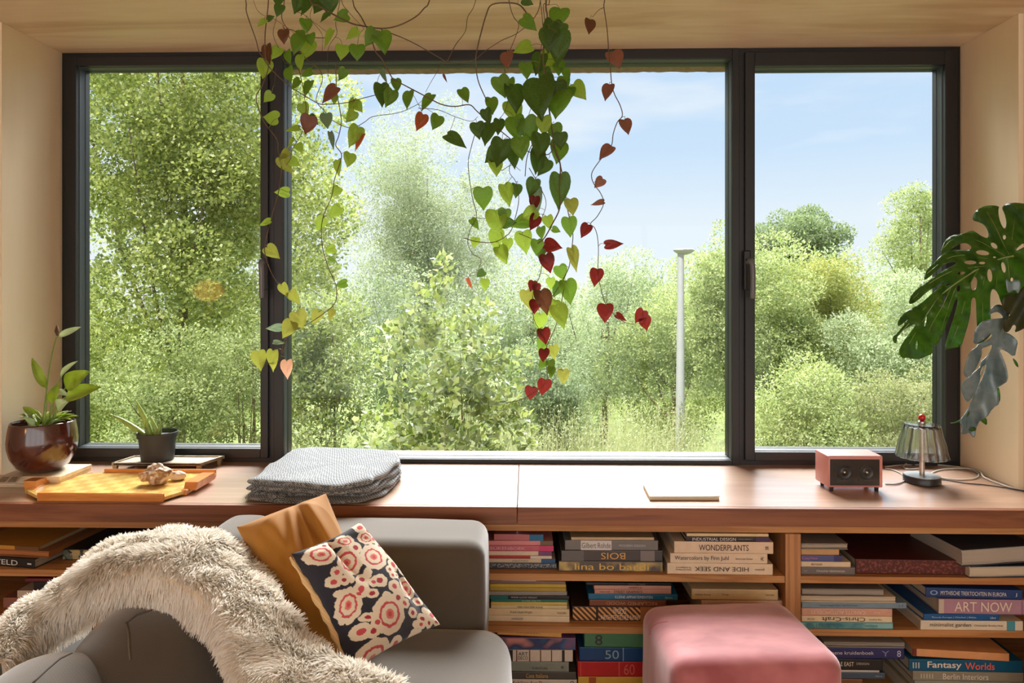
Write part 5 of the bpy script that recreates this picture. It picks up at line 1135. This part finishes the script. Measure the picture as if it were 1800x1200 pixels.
lfB = [(930,41,35,320,'g'),(981,32,40,255,'g',1.1),(927,4,22,330,'d'),(965,54,42,250,'d'),(981,54,37,240,'d'),(982,82,62,265,'d',.8),(965,70,46,265,'d'),(919,85,36,200,'l'),(891,106,33,270,'m'),(925,124,31,280,'g'),(946,111,40,250,'d'),(966,107,42,270,'l'),(982,120,27,265,'g'),(996,132,29,290,'g'),(882,151,40,290,'g'),(897,150,25,280,'g'),(906,172,54,280,'d'),(947,172,80,270,'d',.9),
 (960,140,46,280,'d',.6),(978,162,46,270,'d'),(990,150,36,265,'g'),(998,166,32,250,'g'),(1017,161,38,305,'l'),(980,182,54,258,'g'),(865,185,31,280,'g'),(856,204,30,285,'d'),(904,197,46,290,'l'),(877,222,29,270,'d'),(840,229,32,280,'d'),(857,234,44,250,'d',1.1),(907,226,48,280,'g'),(930,227,48,290,'g'),(956,220,37,270,'l'),(976,232,34,280,'g'),(985,247,32,270,'d'),(950,256,50,270,'d'),(982,267,42,265,'g'),
 (880,267,52,260,'d'),(866,272,38,220,'d'),(902,277,38,270,'d'),(872,294,32,280,'l'),(945,282,46,270,'d'),(956,294,36,240,'d'),(915,260,42,275,'g'),(849,348,42,270,'g'),(892,341,42,290,'l'),(908,335,26,270,'d'),(935,329,36,250,'d'),(942,352,48,270,'s',.7),(984,334,66,270,'d',.7),(1005,363,31,280,'o'),(1001,398,37,275,'g'),(873,390,48,275,'l'),(886,379,28,260,'g'),(835,393,24,310,'g'),(894,391,26,0,'d'),
 (916,391,36,200,'g'),(929,377,36,210,'l'),(939,357,28,260,'r'),(939,391,30,250,'r'),(964,391,27,280,'l'),(951,409,23,270,'g'),(978,404,17,340,'g'),(872,421,38,265,'l'),(892,431,27,270,'l'),(835,426,20,260,'l'),(884,447,36,300,'l'),(921,425,42,275,'l'),(944,434,30,270,'g'),(971,432,32,350,'r'),(963,462,36,285,'r'),(1010,454,46,290,'o',.8),(950,447,23,260,'d'),(987,479,30,290,'g'),(845,481,18,220,'d'),(853,500,23,275,'l'),(825,498,22,290,'c',.4),
 (935,502,20,250,'r'),(943,508,22,270,'r'),(928,527,40,280,'o',.8),(1000,512,46,285,'g'),(968,498,22,270,'l'),(980,509,30,250,'d'),(957,529,46,290,'b'),(940,538,26,260,'r'),(971,540,32,250,'l'),(985,554,44,290,'l'),(950,566,34,270,'l'),(957,590,30,285,'r'),(952,607,24,250,'g'),(956,624,25,270,'r',1.1),(974,619,27,280,'y'),(953,640,20,230,'g'),(969,641,20,280,'g'),(969,653,20,270,'g'),(990,661,28,270,'o'),(956,680,31,260,'r',1.05),(933,690,24,260,'r',1.15),
 (802,246,44,330,'d'),(817,167,28,300,'g'),(774,190,30,295,'d',.3),(830,152,31,270,'m',.35)]
vine('hanging_vine', 'dense dark green heart-leaved vine with red tips hanging before the middle pane', 1.88, stB, lfB[:100], (950, -70))
stC = [([(1063,0),(1062,15),(1067,50),(1070,90),(1073,120),(1075,145),(1080,165),(1090,185),(1094,203),(1085,215),(1078,235),(1074,258),(1056,280),(1042,300),(1040,312),(1045,325),(1056,340),(1061,358),(1050,380),(1038,393),(1045,400),(1050,415),(1052,440),(1051,475),(1055,500),(1065,535),(1085,557),(1100,567),(1120,569),(1133,563)],.0014), ([(1062,13),(1052,18),(1042,30)],.0009)]
lfC = [(1037,46,27,270,'b',1.1),(1082,105,35,290,'m',1.05),(1067,161,31,250,'m'),(1101,222,29,290,'m',1.1),(1064,267,33,225,'m'),(1053,321,23,225,'m'),(1051,356,25,190,'m',.6),(1028,405,28,240,'r'),(1079,429,35,5,'r',.6),(1048,487,33,265,'r'),(1063,549,33,265,'r'),(1091,557,22,330,'r',.7),(1125,556,29,240,'r'),(1135,568,27,285,'r')]
vine('hanging_vine', 'single wiry vine strand with sparse reddish leaves right of the dense vine', 1.90, stC, lfC, (1063, -70))

# ================================================================== MONSTERA
M_mon = leafmat('monstera_leaf', [(58, 96, 32), (78, 118, 40), (58, 96, 32)], .42, .28, tint=1.5, island=False, spec=.6)
M_mons = leafmat('grey_sheen_monstera', [(98, 124, 130), (122, 146, 152), (98, 124, 130)], .12, .33, tint=1.0, island=False, spec=.9)
M_mond = leafmat('dark_monstera_leaf', [(44, 56, 26), (62, 66, 30), (44, 56, 26)], .25, .35, tint=1.2, island=False)
def inpoly(p, poly):
    x, y = p; c = False; n = len(poly); j = n-1
    for i in range(n):
        xi, yi = poly[i]; xj, yj = poly[j]
        if (yi > y) != (yj > y) and x < (xj-xi)*(y-yi)/(yj-yi+1e-12)+xi: c = not c
        j = i
    return c
def leaf_sheet(name, mat, parent, poly, holes, depth, step=14, thick=.0009):
    """poly in crop coordinates (2.553 px per photo px, origin 1500,330)"""
    verts = []; edges = []
    def loop(pts):
        dense = []
        for i in range(len(pts)):
            a, b2 = pts[i], pts[(i+1) % len(pts)]; d = math.hypot(b2[0]-a[0], b2[1]-a[1]); k = max(1, int(d/16))
            for q in range(k): dense.append((a[0]+(b2[0]-a[0])*q/k, a[1]+(b2[1]-a[1])*q/k))
        b0 = len(verts); n = len(dense)
        for p in dense: verts.append(Vector(p))
        for i in range(n): edges.append((b0+i, b0+(i+1) % n))
        return dense
    pts = smooth_loop(poly); P0 = loop(pts); HS = []
    for (hx, hy, rx, ry, an) in holes:
        a = math.radians(an); HS.append(loop([(hx+rx*math.cos(t_)*math.cos(a)-ry*math.sin(t_)*math.sin(a), hy+rx*math.cos(t_)*math.sin(a)+ry*math.sin(t_)*math.cos(a)) for t_ in [2*PI*k/12 for k in range(12)]]))
    xs = [p[0] for p in poly]; ys = [p[1] for p in poly]
    y = min(ys)
    while y < max(ys):
        x = min(xs)
        while x < max(xs):
            if inpoly((x, y), P0) and not any(inpoly((x, y), h) for h in HS): verts.append(Vector((x+rv.uniform(-2, 2), y+rv.uniform(-2, 2))))
            x += step
        y += step
    v2, e2, f2, *_ = delaunay_2d_cdt(verts, edges, [], 0, 1e-4)
    keep = []
    for f in f2:
        c_ = sum((v2[i] for i in f), Vector((0, 0)))/len(f); c_ = (c_.x, c_.y)
        if inpoly(c_, P0) and not any(inpoly(c_, h) for h in HS): keep.append(tuple(f))
    V3 = []
    for p in v2:
        Y = depth(p.x, p.y); V3.append(P(1500+p.x/2.553, 330+p.y/2.553, Y))
    used = sorted({i for f in keep for i in f}); mp_ = {a: i for i, a in enumerate(used)}
    o = obj(name, [V3[i] for i in used], [tuple(mp_[i] for i in f) for f in keep], mat, parent, True); o.modifiers.new('t', 'SOLIDIFY').thickness = thick; return o
def smooth_loop(p):
    q = []; n = len(p)
    for i in range(n):
        a, b2 = p[i], p[(i+1) % n]; q.append((a[0]*.75+b2[0]*.25, a[1]*.75+b2[1]*.25)); q.append((a[0]*.25+b2[0]*.75, a[1]*.25+b2[1]*.75))
    return q
mx0 = P(1900, 600, 1.98).x
mon = thing('monstera_plant', 'large monstera with split leaves leaning in at the right edge', 'potted plant', (mx0, 1.95, 0))
J = (716, 305); TIP = (190, 690)
def dist_mid(x, y):
    dx, dy = TIP[0]-J[0], TIP[1]-J[1]; L = math.hypot(dx, dy); return ((x-J[0])*dy-(y-J[1])*dx)/L, ((x-J[0])*dx+(y-J[1])*dy)/L
def dep1(x, y):
    s, t_ = dist_mid(x, y); return 1.90+.00009*abs(s)**1.25*(1.2)+.012*math.sin(t_*.045+s*.006)-.03*(t_/600)**2-.05+.0001*t_
p1 = [(800,70),(766,72),(735,67),(700,68),(676,78),(667,92),(678,115),(686,150),(684,180),(674,184),(660,160),(651,125),(651,95),(655,85),(630,79),(590,81),(555,98),(538,122),(536,147),(560,152),(588,165),(604,190),(609,215),(600,227),(575,218),(550,200),(530,190),(490,208),(440,213),(410,238),(398,268),(391,300),(420,288),(450,268),(480,250),(505,247),(525,258),(531,271),(520,280),(490,279),(445,278),(400,298),(370,328),(330,368),(317,395),(318,416),(340,402),(370,377),(400,347),(440,332),(468,334),(445,352),(400,372),(350,408),(290,450),(257,485),(247,508),(254,526),(290,506),(330,467),(380,437),(436,402),(400,430),(350,478),(300,522),(240,550),(205,588),(196,620),(212,618),(250,585),(232,610),(200,648),(174,668),(180,697),(194,697),(197,662),(240,628),(286,605),(262,640),(222,690),(200,737),(220,766),(240,760),(265,768),(295,769),(325,755),(355,745),(358,715),(352,690),(372,716),(382,695),(400,655),(436,565),(455,505),(467,495),(468,515),(452,575),(428,650),(404,729),(440,720),(484,711),(500,660),(517,600),(526,550),(529,502),(540,489),(550,502),(551,560),(556,640),(548,702),(575,696),(606,672),(620,650),(618,600),(614,550),(612,500),(616,462),(628,451),(648,470),(662,515),(672,535),(700,545),(740,520),(800,470),(800,270),(766,245),(735,270),(728,285),(766,265),(800,250)]
holes1 = [(525,335,28,9,0),(578,337,14,6,0),(580,292,30,11,8),(632,260,18,11,40),(678,222,7,10,0),(633,312,7,4,0),(673,357,10,24,-12),(612,393,11,29,-5),(541,430,14,31,8),(484,383,17,7,-8),(472,452,8,14,10),(425,435,12,5,-15),(408,497,8,14,15),(710,412,7,10,0),(323,600,4,24,12),(283,705,5,20,5)]
leaf_sheet('leaf', M_mon, mon, p1, holes1, dep1)['label'] = 'large green split leaf with oval holes'
p2 = [(700,575),(690,545),(662,523),(638,524),(616,542),(603,575),(625,560),(648,556),(668,572),(672,584),(640,586),(590,592),(556,620),(540,655),(538,705),(570,690),(602,668),(618,652),(622,668),(598,685),(560,700),(552,715),(520,735),(498,800),(494,835),(510,856),(532,835),(560,790),(577,745),(572,720),(600,712),(624,700),(618,725),(596,760),(570,780),(570,800),(555,815),(520,845),(482,880),(487,920),(500,950),(516,964),(540,930),(566,872),(570,808),(598,785),(588,830),(565,880),(530,950),(512,998),(474,1048),(490,1075),(478,1102),(500,1107),(520,1095),(532,1116),(546,1121),(551,1080),(568,1042),(598,1032),(626,985),(657,970),(650,930),(643,898),(662,888),(697,865),(690,810),(672,762),(654,722),(682,730),(722,762),(732,722),(740,690),(722,670),(695,652),(676,650),(690,620)]
def dep2(x, y): return 1.93+.014*math.sin((x*.8-y*.25)*.05)+.00005*(y-550)-.00025*abs(x-(705-(y-560)*.33))
leaf_sheet('leaf', M_mons, mon, p2, [], dep2)['label'] = 'drooping leaf with a bluish grey sheen'
p2b = [(430,1055),(460,1052),(500,1025),(530,985),(520,1020),(480,1050),(450,1058)]
leaf_sheet('leaf_tip', M_mon, mon, p2b, [], lambda x, y: 1.955)
for q in ([(560,1035),(580,1025),(598,1032),(600,1065),(585,1058)], [(640,900),(655,895),(660,950),(650,968)], [(515,1085),(540,1070),(555,1085),(530,1095)], [(712,760),(735,780),(742,808),(725,795)]):
    leaf_sheet('leaf_tip', M_mon, mon, q, [], lambda x, y: 1.958)
p3 = [(800,430),(766,440),(735,478),(690,474),(668,498),(667,540),(690,558),(708,572),(680,588),(670,622),(682,653),(702,642),(718,612),(732,622),(722,650),(748,640),(800,610)]
leaf_sheet('leaf', M_mond, mon, p3, [], lambda x, y: 1.895+.006*math.sin(x*.05+y*.03))['label'] = 'small dark olive leaf'
leaf_sheet('leaf', M_mons, mon, [(682,398),(700,425),(722,414),(745,412),(752,440),(740,480),(725,455),(705,470),(690,470),(684,430)], [], lambda x, y: 1.872+.004*math.sin(x*.09))['label'] = 'small folded grey green leaf'
def cr8(x, y, Y): return P(1500+x/2.553, 330+y/2.553, Y)
M_vein = plain('pale_vein', (120, 140, 74), .5, .05)
MB().tube(catmull([cr8(*q_, dep1(*q_)-.0015) for q_ in [(720,305),(650,322),(560,365),(480,415),(400,475),(320,540),(250,610),(200,665)]], 6), [.0028-.0022*i/42 for i in range(43)], 8).build('midrib', M_vein, mon, True)
vn = MB()
for seg in [[(700,300),(668,240),(640,180),(600,110)],[(705,295),(712,230),(722,160),(735,90)],[(680,305),(620,270),(550,235),(450,232),(405,270)],[(650,322),(580,315),(500,302),(420,318),(330,385)],[(590,350),(520,360),(440,375),(340,430),(265,500)],[(690,318),(700,400),(705,480)],[(650,325),(645,400),(640,450)],[(610,345),(583,430),(580,520),(585,660)],[(560,368),(525,430),(500,510),(470,620),(440,700)],[(500,402),(460,450),(425,540),(395,640),(380,680)],[(440,445),(400,530),(340,640),(320,740)],[(380,492),(310,600),(250,700),(225,750)]]:
    vn.tube(catmull([cr8(*q_, dep1(*q_)-.0010) for q_ in seg], 5), .0009, 5)
vn.build('side_veins', M_vein, mon, True)
MB().tube(catmull([cr8(*q_, dep2(*q_)-.001) for q_ in [(700,560),(660,650),(615,740),(575,830),(545,930),(505,1080)]], 5), [.002-.0014*i/25 for i in range(26)], 6).build('midrib', plain('grey_vein', (110, 128, 116), .5), mon, True)
gp = plain('monstera_stalk', (86, 112, 52), .5)
pm = Vector((mx0, 1.95, 0))
MB().tube(catmull([cr8(716, 305, 1.86), cr8(800, 330, 1.90), Vector((mx0-.02, 1.95, 1.25)), Vector((mx0, 1.95, .8)), Vector((mx0, 1.95, .35))], 6), .0055, 8).build('stalk', gp, mon, True)
MB().tube(catmull([cr8(700, 562, 1.93), cr8(790, 560, 1.94), Vector((mx0-.01, 1.96, 1.0)), Vector((mx0+.01, 1.96, .7)), Vector((mx0+.01, 1.95, .35))], 6), .0045, 8).build('stalk', gp, mon, True)
MB().tube(catmull([cr8(760, 540, 1.90), cr8(810, 600, 1.92), Vector((mx0+.0, 1.94, .9)), Vector((mx0-.01, 1.94, .35))], 6), .0045, 8).build('stalk', gp, mon, True)
MB().lathe([(.085, 0), (.11, .02), (.125, .30), (.13, .36), (.12, .36), (.115, .33), (.001, .33)], (mx0, 1.90, .001), 32).build('pot', plain('terracotta', (176, 106, 76), .8), mon, True, 50)

# ================================================================== OUTDOORS
GZ = -2.8
xg = np.linspace(-60, 60, 61); yg = np.linspace(2.9, 90, 45)
gm_ = MB(); gm_.grid(61, 45, lambda u, v: Vector((-60+120*u, 2.9+87*v, GZ+.5*ns(u*8, v*8, 0)*min(1, v*6))))
struct(gm_.build('ground', plain('meadow_ground', (110, 124, 60), .95, .3, 2), None, True))
def pc(px, py, Y):
    p = P(px, py, Y); return np.array(p)
def leaves_mesh(blobs, n, L, W, rng, up=.35, droop=0.0, fill=.55):
    """blobs: list of (center, radii); leaves scattered mainly near blob surfaces. Returns verts, quads."""
    cs = np.array([b[0] for b in blobs]); rs = np.array([b[1] for b in blobs])
    wgt = (rs[:, 0]*rs[:, 2]); wgt = wgt/wgt.sum(); k = rng.choice(len(blobs), n, p=wgt)
    d = rng.normal(size=(n, 3)); d /= np.linalg.norm(d, axis=1, keepdims=True); r = rng.random(n)**(1/ (3+5*(1-fill))); r = .35+.65*r
    p = cs[k]+d*rs[k]*r[:, None]*(1+rng.normal(0, .10, (n, 1)))
    ax = rng.normal(size=(n, 3))*.8+d*.7+np.array([0, 0, up-droop]); ax /= np.linalg.norm(ax, axis=1, keepdims=True)
    nr = rng.normal(size=(n, 3))*.7+np.array([0, -.25, .75]); sd = np.cross(ax, nr); sd /= np.linalg.norm(sd, axis=1, keepdims=True)+1e-9
    up_ = np.cross(sd, ax); s = (rng.uniform(.65, 1.25, n))[:, None]; l = L*s; w_ = W*s
    v = np.stack([p, p+ax*l*.45+sd*w_*.5+up_*w_*.12, p+ax*l-up_*l*.10, p+ax*l*.45-sd*w_*.5+up_*w_*.12], 1).reshape(-1, 3)
    f = np.arange(n*4, dtype=np.int32).reshape(n, 4)
    return v, f
def crown_blobs(c, R, nb, br, rng, ground=None, squash=.8):
    out_ = []
    for _ in range(nb):
        d = rng.normal(size=3); d /= np.linalg.norm(d); r = rng.random()**.45
        p = c+d*R*r*np.array([1, 1, 1]); b_r = br*rng.uniform(.6, 1.35); out_.append((p, np.array([b_r, b_r, b_r*squash])))
    return out_
M_bark = plain('bark', (120, 104, 84), .9, .3, 30, bump=.5, bscale=20)
def tree(name, label, cat, c, R, nb, br, n, L, W, mat, seed, trunk=.12, droop=0., extra=None, group=None, fill=.55, nbr=9, ymin=None):
    rng = np.random.default_rng(seed); bl = crown_blobs(c, R, nb, br, rng)
    if extra: bl += extra
    v, f = leaves_mesh(bl, n, L, W, rng, droop=droop, fill=fill)
    t = thing(name, label, cat, (float(c[0]), float(c[1]), GZ), group)
    if ymin is None: ymin = 3.2
    bad = v[:, 1] < ymin
    if bad.any():
        q = bad.reshape(-1, 4).any(1); v = v.reshape(-1, 4, 3)[~q].reshape(-1, 3); f = np.arange(len(v), dtype=np.int32).reshape(-1, 4)
    obj('foliage', v, f, mat, t)
    if trunk:
        zt_ = float(c[2]+R[2]*.55); b0 = Vector((float(c[0]), float(c[1]), GZ)); m = MB()
        m.tube(catmull([b0, b0.lerp(Vector((float(c[0])+.1, float(c[1]), zt_)), .5)+Vector((.08, 0, 0)), Vector((float(c[0])+.1, float(c[1]), zt_))], 5), [trunk*(1-.08*i) for i in range(11)], 8)
        m.build('trunk', M_bark, t, True)
        bm_ = MB(); rr = random.Random(seed)
        for _ in range(nbr):
            tb, tr_ = rr.choice(bl); s0 = b0.lerp(Vector((float(c[0]), float(c[1]), zt_)), rr.uniform(.25, .8)); e_ = Vector([float(q) for q in tb]); md = (s0+e_)/2+Vector((0, 0, -.12*(e_-s0).length))
            bm_.tube(catmull([s0, md, e_], 4), [trunk*.35*(1-.1*i) for i in range(9)], 5)
        bm_.build('branches', M_bark, t, True)
    return t
G_ = lambda *c: list(c)
F_pop = leafmat('poplar_leaf', [(120, 134, 74), (152, 164, 88), (186, 192, 116), (104, 122, 66), (204, 206, 146)], .45, .40)
F_wil = leafmat('willow_leaf', [(136, 149, 120), (162, 172, 140), (190, 196, 166), (112, 127, 99)], .4, .45)
F_shr = leafmat('shrub_leaf', [(118, 135, 68), (142, 154, 82), (163, 171, 113), (144, 154, 122), (97, 117, 54)], .45, .38)
F_mix = leafmat('hedgerow_leaf', [(126, 142, 88), (155, 168, 108), (184, 192, 134), (104, 121, 75)], .4, .45)
F_yel = leafmat('yellowing_leaf', [(146, 154, 88), (166, 170, 98), (120, 136, 78), (176, 166, 96)], .45, .5)
F_grey = leafmat('greyish_leaf', [(131, 147, 108), (160, 174, 135), (190, 199, 164), (110, 129, 92)], .4, .45)
F_far = leafmat('distant_leaf', [(104, 124, 84), (124, 140, 100), (142, 156, 116), (90, 110, 72)], .35, .6)
F_gr = leafmat('tall_herb_leaf', [(127, 132, 87), (144, 147, 103), (159, 161, 122), (108, 118, 70)], .4, .6)
gT = 'trees and bushes growing beyond the window'
K = .001
# left big tree
tree('poplar_tree', 'big bright green tree filling the left pane', 'tree', pc(310, 260, 11.5), np.array([2.7, 2.0, 3.9]), 110, .55, 120000, .066, .052, F_pop, 1, trunk=.12, group=gT, nbr=10,
     extra=[(pc(540, 330, 11), np.array([.5, .8, .9])), (pc(545, 430, 11), np.array([.55, .8, .8])), (pc(520, 540, 11), np.array([.8, .8, 1.0])), (pc(250, 560, 10.5), np.array([1.6, 1, 1.0])), (pc(515, 270, 11), np.array([.35, .5, .5]))])
tree('leafy_bush', 'rounded pale bush low in the left pane', 'bush', pc(285, 700, 8), np.array([.85, .6, .75]), 22, .30, 14000, .042, .024, F_mix, 2, trunk=.04, group=gT)
tree('leafy_bush', 'bushy thicket beneath the big tree at the left mullion', 'bush', pc(430, 690, 9), np.array([.9, .7, 1.3]), 26, .36, 15000, .050, .022, F_mix, 22, trunk=.04, group=gT)
tree('leafy_bush', 'low scrub at the far left under the big tree', 'bush', pc(140, 660, 9.5), np.array([1.0, .8, 1.3]), 26, .4, 14000, .05, .028, F_pop, 23, trunk=.04, group=gT)
# willow behind
tree('willow_tree', 'pale grey-green willow rising behind the middle of the window', 'tree', pc(745, 430, 21), np.array([2.2, 2.0, 3.9]), 100, .75, 95000, .085, .030, F_wil, 3, trunk=.07, droop=.5, group=gT, nbr=8,
     extra=[(pc(790, 210, 21), np.array([.5, .5, .8])), (pc(640, 270, 21), np.array([.6, .6, .7])), (pc(700, 230, 21), np.array([.8, .6, .8])), (pc(620, 330, 21), np.array([.4, .6, .7])), (pc(855, 330, 21), np.array([.7, .7, 1.2])), (pc(880, 470, 21), np.array([1.0, 1, 1.4]))])
# shrub near the glass
tree('leafy_shrub', 'large-leaved yellow-green shrub close to the middle pane', 'shrub', pc(790, 700, 6.2), np.array([.62, .45, .75]), 46, .15, 3600, .085, .050, F_shr, 4, trunk=.02, group=gT, fill=.3, ymin=4.6,
     extra=[(pc(780, 480, 6.2), np.array([.12, .1, .16])), (pc(745, 540, 6.2), np.array([.2, .12, .2])), (pc(840, 560, 6.2), np.array([.16, .12, .16])), (pc(905, 640, 6.2), np.array([.14, .12, .14])), (pc(690, 600, 6.2), np.array([.16, .12, .16])), (pc(660, 760, 6.2), np.array([.2, .12, .2])), (pc(900, 760, 6.1), np.array([.2, .12, .2])), (pc(780, 790, 6.0), np.array([.5, .2, .2]))])
tree('leafy_bush', 'slender yellow-green sapling between mullion and shrub', 'bush', pc(570, 640, 8.5), np.array([.62, .6, 1.25]), 40, .24, 14000, .060, .028, F_shr, 5, trunk=.03, group=gT)
tree('leafy_bush', 'grey-green thicket behind the large-leaved shrub', 'bush', pc(700, 640, 14), np.array([1.7, 1, 2.0]), 40, .5, 22000, .065, .030, F_grey, 6, trunk=.06, group=gT)
tree('leafy_bush', 'dark green bush just right of the large-leaved shrub', 'bush', pc(965, 700, 10), np.array([.55, .6, .8]), 22, .28, 12000, .045, .028, F_far, 7, trunk=.05, group=gT)
tree('leafy_tree', 'grey-green tree at the centre right with a small rounded top', 'tree', pc(1060, 600, 19), np.array([2.1, 1.8, 2.6]), 70, .62, 42000, .075, .036, F_grey, 8, trunk=.12, group=gT, extra=[(pc(1062, 478, 19), np.array([.5, .5, .45]))])
tree('leafy_tree', 'light green tree behind the street lamp', 'tree', pc(1180, 640, 17), np.array([1.5, 1.5, 2.1]), 50, .55, 32000, .07, .034, F_mix, 9, trunk=.1, group=gT)
tree('leafy_tree', 'green tree rising at the right mullion of the middle pane', 'tree', pc(1290, 560, 15), np.array([1.0, 1.2, 2.0]), 50, .45, 34000, .07, .034, F_mix, 10, trunk=.1, group=gT, extra=[(pc(1270, 425, 15), np.array([.25, .3, .5])), (pc(1240, 500, 15), np.array([.35, .3, .5]))])
tree('round_topped_tree', 'distant round-topped dark green tree in the right pane', 'tree', pc(1405, 440, 36), np.array([2.6, 2.4, 2.1]), 60, .85, 36000, .14, .09, F_far, 11, trunk=.3, group=gT)
tree('leafy_tree', 'airy tall tree against the sky at the right frame', 'tree', pc(1610, 430, 17), np.array([.75, .7, 1.25]), 40, .30, 13000, .07, .028, F_mix, 12, trunk=.08, group=gT, extra=[(pc(1610, 345, 17), np.array([.30, .25, .35])), (pc(1550, 440, 17), np.array([.3, .3, .4])), (pc(1640, 370, 17), np.array([.3, .3, .5]))])
tree('leafy_bush', 'yellow tinged bushes in the middle of the right pane', 'bush', pc(1450, 560, 14), np.array([1.0, 1.0, 1.4]), 46, .42, 34000, .06, .030, F_yel, 13, trunk=.06, group=gT)
tree('leafy_bush', 'light green bush at the left side of the right pane', 'bush', pc(1355, 600, 13), np.array([.7, .9, 1.7]), 40, .40, 30000, .06, .030, F_mix, 14, trunk=.06, group=gT)
tree('leafy_bush', 'silvery green bush behind the monstera tips', 'bush', pc(1580, 640, 12), np.array([.95, .9, 1.6]), 44, .42, 36000, .058, .024, F_grey, 15, trunk=.06, group=gT)
tree('leafy_bush', 'pale green bush low in the right pane behind the pink speaker', 'bush', pc(1420, 730, 9.5), np.array([1.0, .8, .75]), 30, .32, 22000, .045, .022, F_mix, 16, trunk=.04, group=gT)
tree('leafy_bush', 'low bush at the foot of the right pane behind the crystal lamp', 'bush', pc(1610, 750, 9), np.array([.9, .7, .7]), 26, .32, 18000, .045, .020, F_gr, 17, trunk=.04, group=gT)
# tree belt closing the view
for i, (x, y, Y, rx, rz, mt, lb) in enumerate([(60, 520, 24, 3.2, 5, F_mix, 'distant green tree behind the big tree, far left'), (420, 560, 26, 3.4, 3.2, F_far, 'distant tree glimpsed between big tree and willow'), (930, 590, 27, 3.4, 2.8, F_grey, 'distant grey-green tree behind the dense vine'),
        (1130, 600, 30, 3.6, 2.9, F_far, 'distant tree behind the street lamp'), (1320, 570, 28, 3.2, 3.4, F_mix, 'distant green tree in line with the right mullion'), (1540, 590, 27, 3.2, 3.0, F_grey, 'distant tree below the open sky in the right pane'), (1760, 520, 24, 3.2, 5, F_mix, 'distant green tree hidden mostly by the right frame')]):
    tree('leafy_tree', lb, 'tree', pc(x, y, Y), np.array([rx, 2, rz]), 60, 1.0, 26000, .13, .075, mt, 40+i, trunk=.2, group=gT, nbr=5)
# tall herbs and grasses
rng = np.random.default_rng(77)
def herbs(x0, x1, Y0, Y1, n, hmin, hmax, seed):
    rng = np.random.default_rng(seed); vs = []
    xs = rng.uniform(x0, x1, n); ys = rng.uniform(Y0, Y1, n); hs = rng.uniform(hmin, hmax, n)
    K_ = 26
    t_ = np.tile(np.linspace(.35, 1, K_), (n, 1)); lean = rng.normal(0, .12, (n, 2))
    base_ = np.stack([xs, ys, np.full(n, GZ)], 1)
    p = base_[:, None, :]+np.stack([lean[:, :1]*t_**2*hs[:, None], lean[:, 1:]*t_**2*hs[:, None], t_*hs[:, None]], 2)
    an = rng.uniform(0, 2*PI, (n, K_)); l = (.10*(1.15-t_))+.03; dx = np.stack([np.cos(an), np.sin(an), rng.uniform(.3, 1.1, (n, K_))], 2); dx /= np.linalg.norm(dx, axis=2, keepdims=True)
    sd = np.cross(dx, np.array([0, 0, 1.0])); sd /= np.linalg.norm(sd, axis=2, keepdims=True); l = l[..., None]
    w_ = .009
    leaf = np.stack([p, p+dx*l*.4+sd*w_, p+dx*l, p+dx*l*.4-sd*w_], 2).reshape(-1, 3)
    s0 = base_; s1 = p[:, -1, :]; sw = np.array([.003, 0, 0]); st = np.stack([s0-sw, s0+sw, s1+sw*.4, s1-sw*.4], 1).reshape(-1, 3)
    v = np.concatenate([leaf, st]); f = np.arange(len(v), dtype=np.int32).reshape(-1, 4); return v, f
for (x0, x1, Y0, Y1, n, a, b2, sd_, lb, px_) in [(-5.2, -2.1, 6.5, 9.5, 1500, 1.7, 2.5, 1, 'tall pale weeds along the foot of the left pane', 0), (-1.6, 2.4, 6.8, 10.5, 1900, 1.9, 2.75, 2, 'tall feathery weeds along the foot of the middle pane', 0), (2.9, 7.2, 7, 10, 1600, 1.6, 2.5, 3, 'pale tall weeds along the foot of the right pane', 0)]:
    v, f = herbs(x0, x1, Y0, Y1, n, a, b2, sd_); o = obj('undergrowth', v, f, F_gr); tag(o, lb, 'undergrowth', kind='stuff')
